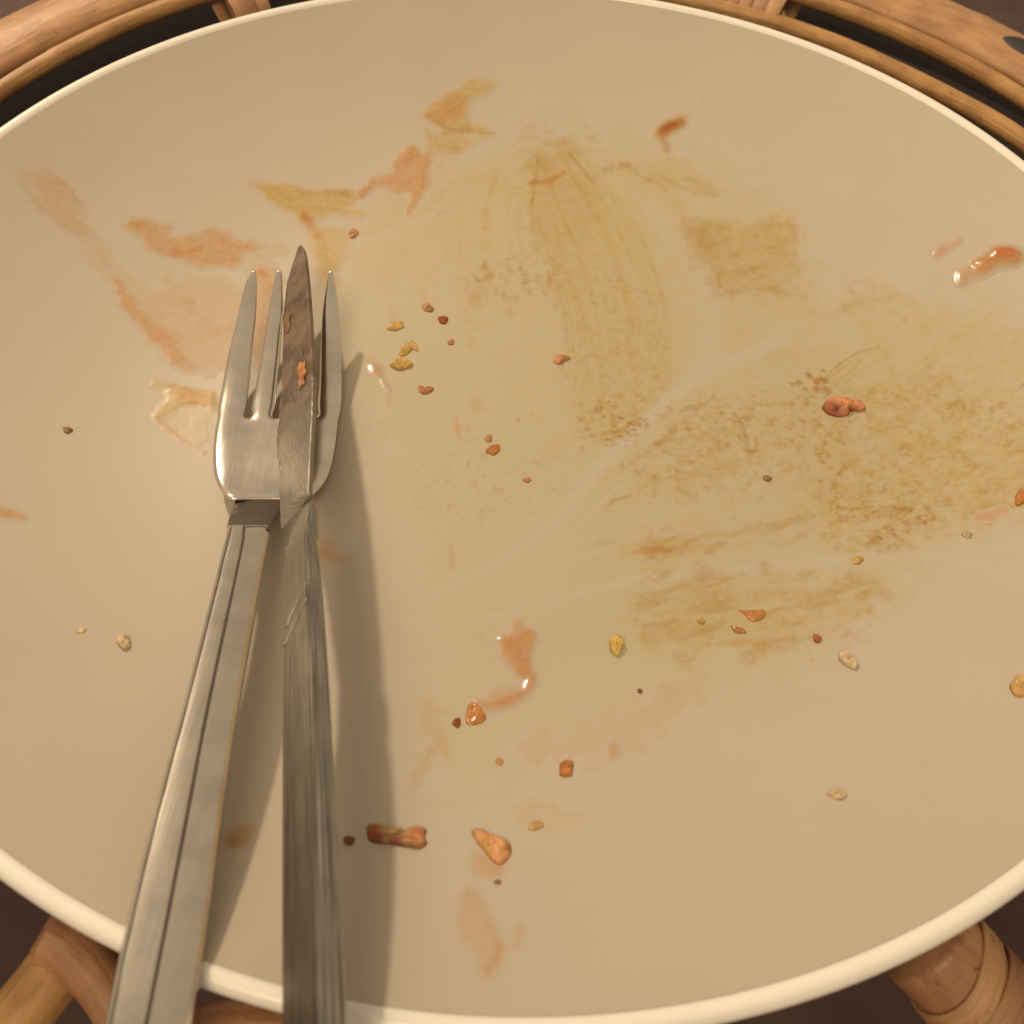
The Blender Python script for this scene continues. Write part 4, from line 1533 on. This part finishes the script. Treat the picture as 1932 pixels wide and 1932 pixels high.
def f(p):
    p.poly([(800, 215), (840, 180), (890, 152), (930, 148), (935, 158), (890, 190), (880, 225), (925, 245), (932, 252), (880, 250), (845, 245), (820, 232)], .55, 0, 14, .7, 70, .45 + MID)
    p.poly([(800, 215), (840, 185), (870, 180), (880, 215), (850, 235), (820, 230)], .35, 1, 18, .6, 71, .5 + MID)
    p.stroke([(806, 218), (830, 235), (850, 245), (880, 247), (930, 252)], 6, .40, 2, .9, .25, 72, w2=2.5)
    p.stroke([(838, 252), (850, 248), (880, 244)], 7, .30, 2, .9, .5, 73)
    p.poly([(805, 245), (835, 250), (900, 258), (920, 262), (890, 282), (840, 285), (820, 300), (800, 320), (800, 280)], .5, 0, 12, 1.0, 74, .5 + MID)
    p.stroke([(846, 285), (862, 283)], 11, .20, 2, .9, .7, 75)


smear(f, 'folded golden smear with a dark brown crease near the far edge of the plate')


def f(p):
    p.stroke([(1246, 252), (1262, 240), (1288, 226)], 17, .5, 0, .9, .4, 80)
    p.stroke([(1246, 250), (1264, 238), (1282, 230)], 14, .8, 2, .9, .3, 81)
    p.stroke([(1256, 243), (1274, 236)], 11, .6, 3, .9, .4, 82)
    p.stroke([(1248, 256), (1252, 268), (1258, 282)], 10, .45, 2, .85, .5, 83)
    p.stroke([(1275, 246), (1284, 232)], 8, .3, 0, .9, .5, 84)


smear(f, 'small dark brown burnt mark shaped like a comma at the upper right of the grease', M_MOIST, .03, .12, 'burnt mark', 'burnt_mark')


def f(p):
    p.stroke([(1850, 506), (1868, 492), (1890, 480), (1908, 485)], 23, .95, 1, .75, .35, 90)
    p.stroke([(1878, 480), (1902, 485)], 18, .4, 3, .85, .4, 91)
    p.stroke([(1815, 525), (1838, 515), (1858, 500)], 18, .45, 1, .9, .6, 92)
    p.stroke([(1825, 526), (1836, 526)], 7, .35, 1, .9, .5, 94)


smear(f, 'shiny red orange sauce drop with a bright glint near the right edge', M_WET, .03, .85, 'sauce drop', 'sauce_drop')


def f(p):
    p.stroke([(1768, 478), (1785, 468), (1810, 455)], 10, .45, 1, .9, .6, 100)
    p.stroke([(1775, 474), (1792, 468)], 8, .3, 1, .9, .6, 101)


smear(f, 'short pale orange sauce dash left of the shiny red drop', M_WET, .03, .4, 'sauce drop', 'sauce_drop')


def f(p):
    p.stroke([(978, 1180), (975, 1205)], 16, .4, 1, .95, .7, 110)
    p.poly([(945, 1205), (990, 1190), (1012, 1200), (1000, 1240), (1002, 1270), (985, 1275), (962, 1250), (950, 1230)], .75, 1, 11, .8, 111, .6 + .7 * MID)
    p.stroke([(990, 1255), (1000, 1275), (998, 1295), (985, 1310), (950, 1325), (915, 1332), (900, 1325)], 12, .75, 1, .85, .5, 112)
    p.stroke([(985, 1315), (945, 1335), (920, 1338)], 9, .45, 1, .9, .5, 113)
    p.poly([(920, 1300), (950, 1295), (975, 1298), (985, 1308), (950, 1322), (915, 1325)], .25, 1, 10, .8, 114)


smear(f, 'hook shaped wet orange smear with a bright glint in the lower middle of the plate', M_WET, .03, .38)


def f(p):
    p.stroke([(878, 1700), (874, 1740), (876, 1775)], 11, .34, 1, .95, .4, 120)
    p.stroke([(905, 1700), (918, 1735), (928, 1760), (938, 1785)], 13, .36, 1, .95, .4, 121)
    p.stroke([(928, 1765), (940, 1790), (932, 1815), (918, 1835)], 15, .50, 1, .9, .35, 122)
    p.poly([(870, 1680), (900, 1680), (925, 1740), (940, 1800), (920, 1842), (890, 1800), (868, 1740)], .16, 1, 14, .8, 123)
    p.stroke([(878, 1685), (884, 1690)], 5, .22, 2, .9, .6, 124)
    p.stroke([(890, 1694), (902, 1688)], 5, .22, 2, .9, .6, 125)


smear(f, 'pale V shaped orange smear near the front edge of the plate', lift=.02, relief=.05)
smear(lambda p: p.stroke([(979, 1752), (977, 1770), (974, 1785)], 11, .42, 1, .9, .4, 130, w2=13), 'small lone pale orange dab right of the V shaped smear', lift=.02, relief=.05)
smear(lambda p: (p.poly([(426, 1570), (450, 1562), (476, 1562), (474, 1590), (450, 1600), (428, 1594)], .42, 1, 12, .9, 131, .5 + MID), p.poly([(426, 1572), (470, 1566), (470, 1592), (430, 1596)], .2, 2, 12, .9, 132, .4 + MID)), 'square brownish orange stain in the shadow between fork and knife handles', lift=.02, relief=.05)
smear(lambda p: (p.stroke([(605, 1035), (640, 1050)], 24, .30, 1, .95, .8, 133), p.stroke([(606, 1040), (618, 1042)], 9, .5, 1, .9, .6, 134)), 'faint orange stain in the shadow right of the knife neck', lift=.02, relief=.05)
smear(lambda p: (p.stroke([(-12, 966), (20, 970), (44, 978)], 14, .7, 1, .85, .4, 135, w2=6),), 'salmon sauce dash cut by the left edge of the picture', lift=.02, relief=.12)
smear(lambda p: (p.stroke([(1842, 975), (1865, 972), (1895, 960)], 14, .5, 1, .9, .5, 136), p.stroke([(1860, 976), (1880, 972)], 8, .4, 1, .9, .5, 137)), 'flat pale orange sauce dash near the right edge', lift=.02, relief=.12)
smear(lambda p: p.poly([(892, 1600), (920, 1620), (950, 1628), (945, 1650), (915, 1655), (890, 1640)], .34, 1, 12, .9, 138, .6 + MID), 'pale wet stain under the wedge shaped food chunk', lift=.02, relief=.06)
smear(lambda p: (p.stroke([(1160, 1405), (1155, 1425)], 15, .45, 1, .9, .6, 139), p.stroke([(1150, 1428), (1164, 1426)], 9, .4, 1, .9, .6, 140)), 'pale orange dab right of the small orange block crumb', M_WET, .02, .3)
smear(lambda p: (p.stroke([(704, 692), (714, 704)], 11, .5, 1, .9, .5, 141), p.stroke([(720, 715), (735, 738)], 7, .32, 1, .9, .5, 142)), 'orange sauce drop trailing a thin tail right of the fork prongs', M_WET, .02, .45, 'sauce drop', 'sauce_drop')


# ---- crumbs and scraps of food: lumps with their own outline
def lump(outline, height, base, label, cat, name, spots=(), seed=0, mat=None, group='food crumbs on the plate', lift=0.0, place=None, flat=0.5, rough=0.18):
    O = np.asarray(outline, float)
    O = smooth_path(np.vstack([O, O[:1]]), 44)[:-1] if len(O) < 44 else O
    c = O.mean(0)
    nr = 8
    V = []
    colr = []
    rs_ = np.random.RandomState(seed + 5)
    base = np.asarray(base, float)
    put = place or (lambda u, v: on_plate(u, v))
    height = height * 0.52
    n = len(O)
    for k in range(nr):
        s = 1 - k / nr
        h = height * (1 - s ** (2.0 + flat * 3)) ** 0.6
        for i in range(n):
            q = c + (O[i] - c) * (s if k else 1.0)
            p = put(q[0], q[1])
            nz = fbm(np.array(p[0] * 1.7), np.array(p[1] * 1.7), seed + 7, 4) - .5
            hh = h * (1 + rough * 8 * nz) if k else -0.05
            V.append(p + [0, 0, max(hh, -0.05) + lift])
            cc = base * (1 + 0.5 * (fbm(np.array(p[0] * .9), np.array(p[1] * .9), seed + 17, 3) - .5))
            for (su, sv, sr, sc) in spots:
                w = math.exp(-(((q[0] - su) ** 2 + (q[1] - sv) ** 2) / sr ** 2) ** 1.5)
                cc = cc * (1 - w) + np.asarray(sc) * w
            colr.append(cc)
    p = put(c[0], c[1])
    V.append(p + [0, 0, height * 1.02 + lift])
    colr.append(colr[-1])
    F = []
    for k in range(nr - 1):
        for i in range(n):
            j = (i + 1) % n
            F.append((k * n + i, (k + 1) * n + i, (k + 1) * n + j, k * n + j))
    last = (nr - 1) * n
    F += [(last + i, len(V) - 1, last + (i + 1) % n) for i in range(n)]
    F.append(tuple(range(n)))
    o = mesh_obj(name, V, F, mat or M_CRUMB, None, colors=np.clip(np.array(colr), 0, 1))
    fix_normals(o)
    return tag(o, label, cat, group)


def oval(u, v, w, h, ang=0, seed=0, rag=0.16, n=18):
    rs_ = np.random.RandomState(seed)
    out = []
    a0 = math.radians(ang)
    ph = rs_.uniform(0, 6.28, 3)
    for i in range(n):
        a = 2 * math.pi * i / n
        r = 1 + rag * (math.sin(2 * a + ph[0]) * .5 + math.sin(3 * a + ph[1]) * .5 + math.sin(5 * a + ph[2]) * .35)
        x, y = .5 * w * r * math.cos(a), .5 * h * r * math.sin(a)
        out.append((u + x * math.cos(a0) - y * math.sin(a0), v + x * math.sin(a0) + y * math.cos(a0)))
    return out


PALE = (0.58, 0.46, 0.29)
YEL = (0.56, 0.38, 0.10)
OCH = (0.46, 0.29, 0.085)
ORA = (0.42, 0.155, 0.035)
ORP = (0.52, 0.25, 0.11)
RED = (0.27, 0.065, 0.022)
DRED = (0.20, 0.05, 0.026)
BRN = (0.25, 0.13, 0.055)
lump([(1549, 770), (1560, 754), (1575, 750), (1600, 752), (1622, 756), (1634, 768), (1630, 776), (1605, 777), (1600, 784), (1580, 788), (1560, 782)], 2.2, (0.56, 0.25, 0.11), 'long pinkish orange food chunk with a dark red lower side, right of middle', 'food chunk', 'food_chunk', [(1572, 781, 17, DRED), (1556, 772, 12, RED), (1605, 778, 9, RED)], 1)
lump([(691, 1560), (700, 1553), (715, 1560), (735, 1562), (760, 1565), (775, 1570), (790, 1560), (806, 1565), (803, 1580), (807, 1592), (795, 1601), (770, 1598), (740, 1594), (712, 1592), (694, 1585)], 2.4, (0.42, 0.21, 0.09), 'long red brown food strip with knobbly ends, in the edge of the knife shadow', 'food chunk', 'food_chunk', [(703, 1577, 17, RED), (745, 1575, 22, (.40, .28, .12)), (790, 1575, 20, (.50, .21, .09)), (745, 1592, 14, DRED), (712, 1588, 12, DRED)], 2)
lump([(888, 1568), (900, 1562), (920, 1570), (945, 1580), (960, 1588), (966, 1605), (958, 1622), (942, 1633), (928, 1625), (912, 1605), (898, 1588)], 2.0, (0.60, 0.30, 0.13), 'peach coloured wedge shaped food chunk near the front of the plate', 'food chunk', 'food_chunk', [(915, 1602, 12, OCH), (958, 1600, 10, (.40, .17, .06)), (894, 1578, 9, OCH), (936, 1603, 10, (.66, .37, .19))], 3)
lump([(882, 1330), (890, 1322), (900, 1326), (912, 1340), (918, 1352), (912, 1364), (895, 1369), (880, 1367), (878, 1350)], 1.0, (0.46, 0.20, 0.055), 'translucent orange triangular food bit at the lower end of the hook smear', 'food bit', 'food_bit', [], 4, M_WET)
lump(oval(862, 1364, 15, 20, 20, 5), 1.1, RED, 'small red crumb just left of the orange triangular bit', 'crumb', 'food_crumb', [], 5)
lump([(1056, 1440), (1068, 1434), (1082, 1438), (1080, 1452), (1077, 1464), (1058, 1465), (1055, 1455)], 1.5, (0.42, 0.16, 0.032), 'orange squarish block crumb in the lower middle of the plate', 'crumb', 'food_crumb', [], 6)
lump([(1390, 1150), (1405, 1152), (1440, 1150), (1444, 1162), (1432, 1172), (1415, 1172), (1404, 1160)], 0.9, (0.44, 0.19, 0.05), 'larger glossy orange bit of the pair on the horizontal streaks', 'food bit', 'food_bit', [], 7, M_WET)
lump([(1377, 1180), (1388, 1182), (1402, 1186), (1408, 1194), (1398, 1196), (1385, 1193)], 0.9, (0.40, 0.18, 0.045), 'smaller glossy orange bit below its bigger neighbour on the horizontal streaks', 'food bit', 'food_bit', [], 8, M_WET)
lump(oval(1541, 1205, 18, 16, 20, 9), 1.1, (0.36, 0.10, 0.06), 'tiny shiny pinkish red crumb right of the horizontal streaks', 'crumb', 'food_crumb', [], 9, M_WET)
lump([(1150, 1206), (1160, 1198), (1170, 1202), (1178, 1212), (1176, 1222), (1166, 1238), (1158, 1238), (1150, 1224)], 2.6, (0.62, 0.44, 0.13), 'pale yellow seed shaped crumb in the lower right middle casting a dark shadow', 'crumb', 'food_crumb', [], 10)
lump(oval(234, 1212, 30, 26, 40, 11, .12), 2.2, PALE, 'pale cream crumb on the bare left part of the plate, left of the fork handle', 'crumb', 'food_crumb', [], 11)
lump(oval(153, 1190, 22, 9, -15, 12, .12), 0.7, PALE, 'tiny pale flake left of the cream crumb on the bare left part', 'crumb', 'food_crumb', [], 12)
lump(oval(1599, 1246, 48, 22, 42, 13, .10), 2.4, PALE, 'cream rice shaped grain below the horizontal streaks on the right', 'crumb', 'food_crumb', [], 13)
lump(oval(1580, 1499, 36, 19, 8, 14, .10), 1.9, (0.60, 0.46, 0.27), 'cream crumb on the bare lower right part of the plate', 'crumb', 'food_crumb', [], 14)
lump(oval(1926, 1296, 46, 40, 30, 15, .14), 2.0, (0.55, 0.34, 0.12), 'ochre food chunk cut by the right edge of the picture', 'food chunk', 'food_chunk', [], 15)
lump(oval(659, 1586, 21, 19, 0, 16, .12), 1.4, DRED, 'round dark red crumb just right of the knife handle', 'crumb', 'food_crumb', [], 16)
lump([(735, 688), (748, 678), (760, 676), (772, 682), (780, 689), (768, 696), (752, 699), (738, 694)], 2.0, YEL, 'yellow seed shaped crumb, largest of the cluster right of the fork', 'crumb', 'food_crumb', [(755, 697, 13, OCH)], 17)
lump(oval(766, 660, 20, 30, 40, 18), 1.0, OCH, 'ochre crumb directly above the yellow seed shaped crumb', 'crumb', 'food_crumb', [], 18)
lump(oval(781, 653, 12, 26, -25, 19), 0.6, (.43, .29, .11), 'pale ochre flake at the upper right of the yellow seed shaped crumb', 'crumb', 'food_crumb', [], 19)
lump(oval(747, 616, 34, 17, -10, 20, .22), 1.0, OCH, 'flat ochre crumb at the upper left of the cluster right of the fork', 'crumb', 'food_crumb', [], 20)
lump(oval(807, 581, 24, 17, 20, 21), 0.8, (.38, .21, .09), 'tan crumb highest of the cluster right of the fork', 'crumb', 'food_crumb', [(810, 585, 8, BRN)], 21)
lump(oval(836, 604, 18, 17, 0, 22), 1.2, RED, 'small red round crumb right of the highest tan crumb', 'crumb', 'food_crumb', [], 22)
lump(oval(851, 646, 13, 12, 0, 23), 0.7, (.36, .17, .07), 'tiny brown crumb below the small red round crumb', 'crumb', 'food_crumb', [], 23)
lump([(789, 728), (797, 732), (806, 736), (815, 730), (819, 735), (808, 743), (796, 744), (790, 738)], 1.2, (.42, .19, .07), 'orange brown curved crumb below the yellow seed shaped crumb', 'crumb', 'food_crumb', [], 24)
lump([(1044, 680), (1052, 670), (1064, 671), (1077, 676), (1066, 682), (1056, 688), (1046, 686)], 1.5, ORP, 'peach coloured crumb in the upper middle left of the wiped arcs', 'crumb', 'food_crumb', [(1064, 682, 9, (.36, .19, .06))], 25)
lump(oval(931, 849, 27, 20, -20, 26), 1.0, ORA, 'bright orange crumb left of the long pale wipe mark', 'crumb', 'food_crumb', [], 26)
lump(oval(922, 828, 14, 15, 0, 27), 0.7, (.36, .18, .07), 'small brown crumb just above the bright orange crumb', 'crumb', 'food_crumb', [], 27)
lump(oval(994, 906, 20, 9, 0, 28), 0.6, (.36, .19, .08), 'thin brown flake right of and below the bright orange crumb', 'crumb', 'food_crumb', [], 28)
lump(oval(128, 812, 20, 12, -5, 29), 0.9, BRN, 'small brown crumb on the far left bare part of the plate', 'crumb', 'food_crumb', [], 29)
lump(oval(667, 441, 20, 18, 10, 30), 0.7, (.38, .18, .08), 'round orange brown crumb above and right of the knife point', 'crumb', 'food_crumb', [], 30)
lump(oval(1011, 1558, 29, 19, -20, 31), 0.7, (.42, .26, .10), 'flat ochre bit in the faint patch right of the wedge chunk', 'food bit', 'food_bit', [], 31, M_WET)
lump(oval(942, 1437, 17, 15, 0, 32), 0.7, (.42, .24, .09), 'small ochre bit left of the orange block crumb', 'food bit', 'food_bit', [], 32, M_WET)
lump(oval(1447, 903, 17, 12, 10, 33), 0.8, BRN, 'brown dot crumb in the speckled grease right of the long wipe mark', 'crumb', 'food_crumb', [], 33)
lump(oval(1322, 1171, 17, 14, 0, 34), 0.7, OCH, 'round ochre crumb left of the two glossy orange bits', 'crumb', 'food_crumb', [], 34)
lump(oval(1618, 1057, 22, 16, -10, 35), 0.8, OCH, 'ochre crumb on the right between the brown strip and the horizontal streaks', 'crumb', 'food_crumb', [], 35)
lump(oval(1927, 938, 24, 34, 30, 36), 1.4, ORA, 'orange crumb at the right edge above the flat sauce dash', 'crumb', 'food_crumb', [], 36)
lump(oval(1207, 1304, 10, 9, 0, 37), 0.7, DRED, 'single tiny dark crumb below the yellow seed in the lower middle', 'crumb', 'food_crumb', [], 37)
lump(oval(939, 1664, 14, 10, 10, 38), 0.6, BRN, 'tiny brown crumb between the wedge chunk and the V shaped smear', 'crumb', 'food_crumb', [], 38)
lump(oval(1825, 1010, 22, 13, 15, 39), 0.5, (.36, .27, .15), 'faint grey tan flake below the flat sauce dash', 'crumb', 'food_crumb', [], 39)


def on_blade(u, v):
    h = np.interp(v, bs[:, 0], bs[:, 3])
    xl = np.interp(v, bs[:, 0], bs[:, 1])
    xe = np.interp(v, bs[:, 0], bs[:, 2])
    E_ = ridge(xe, v)
    L_ = low_edge(E_, xl, v)
    fr = (u - xl) / (xe - xl)
    p = L_ + (E_ - L_) * fr
    d = CAMP - p
    return p + d / np.linalg.norm(d) * 0.35


lump([(561, 672), (566, 666), (572, 672), (577, 669), (576, 684), (579, 694), (574, 700), (575, 714), (568, 712), (566, 719), (562, 706), (565, 694), (561, 686)], 0.7, (.44, .20, .08), 'orange brown food scrap stuck to the knife blade between the fork prongs', 'food scrap', 'food_scrap', [(566, 708, 9, (.46, .24, .14)), (573, 702, 6, (.25, .08, .03))], 40, group='food scraps on the knife blade', place=on_blade)
lump([(538, 556), (543, 552), (546, 560), (550, 566), (546, 574), (548, 588), (541, 596), (540, 582), (536, 572)], 0.4, (.20, .125, .045), 'olive brown food scrap on the left edge of the knife blade near its point', 'food scrap', 'food_scrap', [], 41, group='food scraps on the knife blade', place=on_blade)
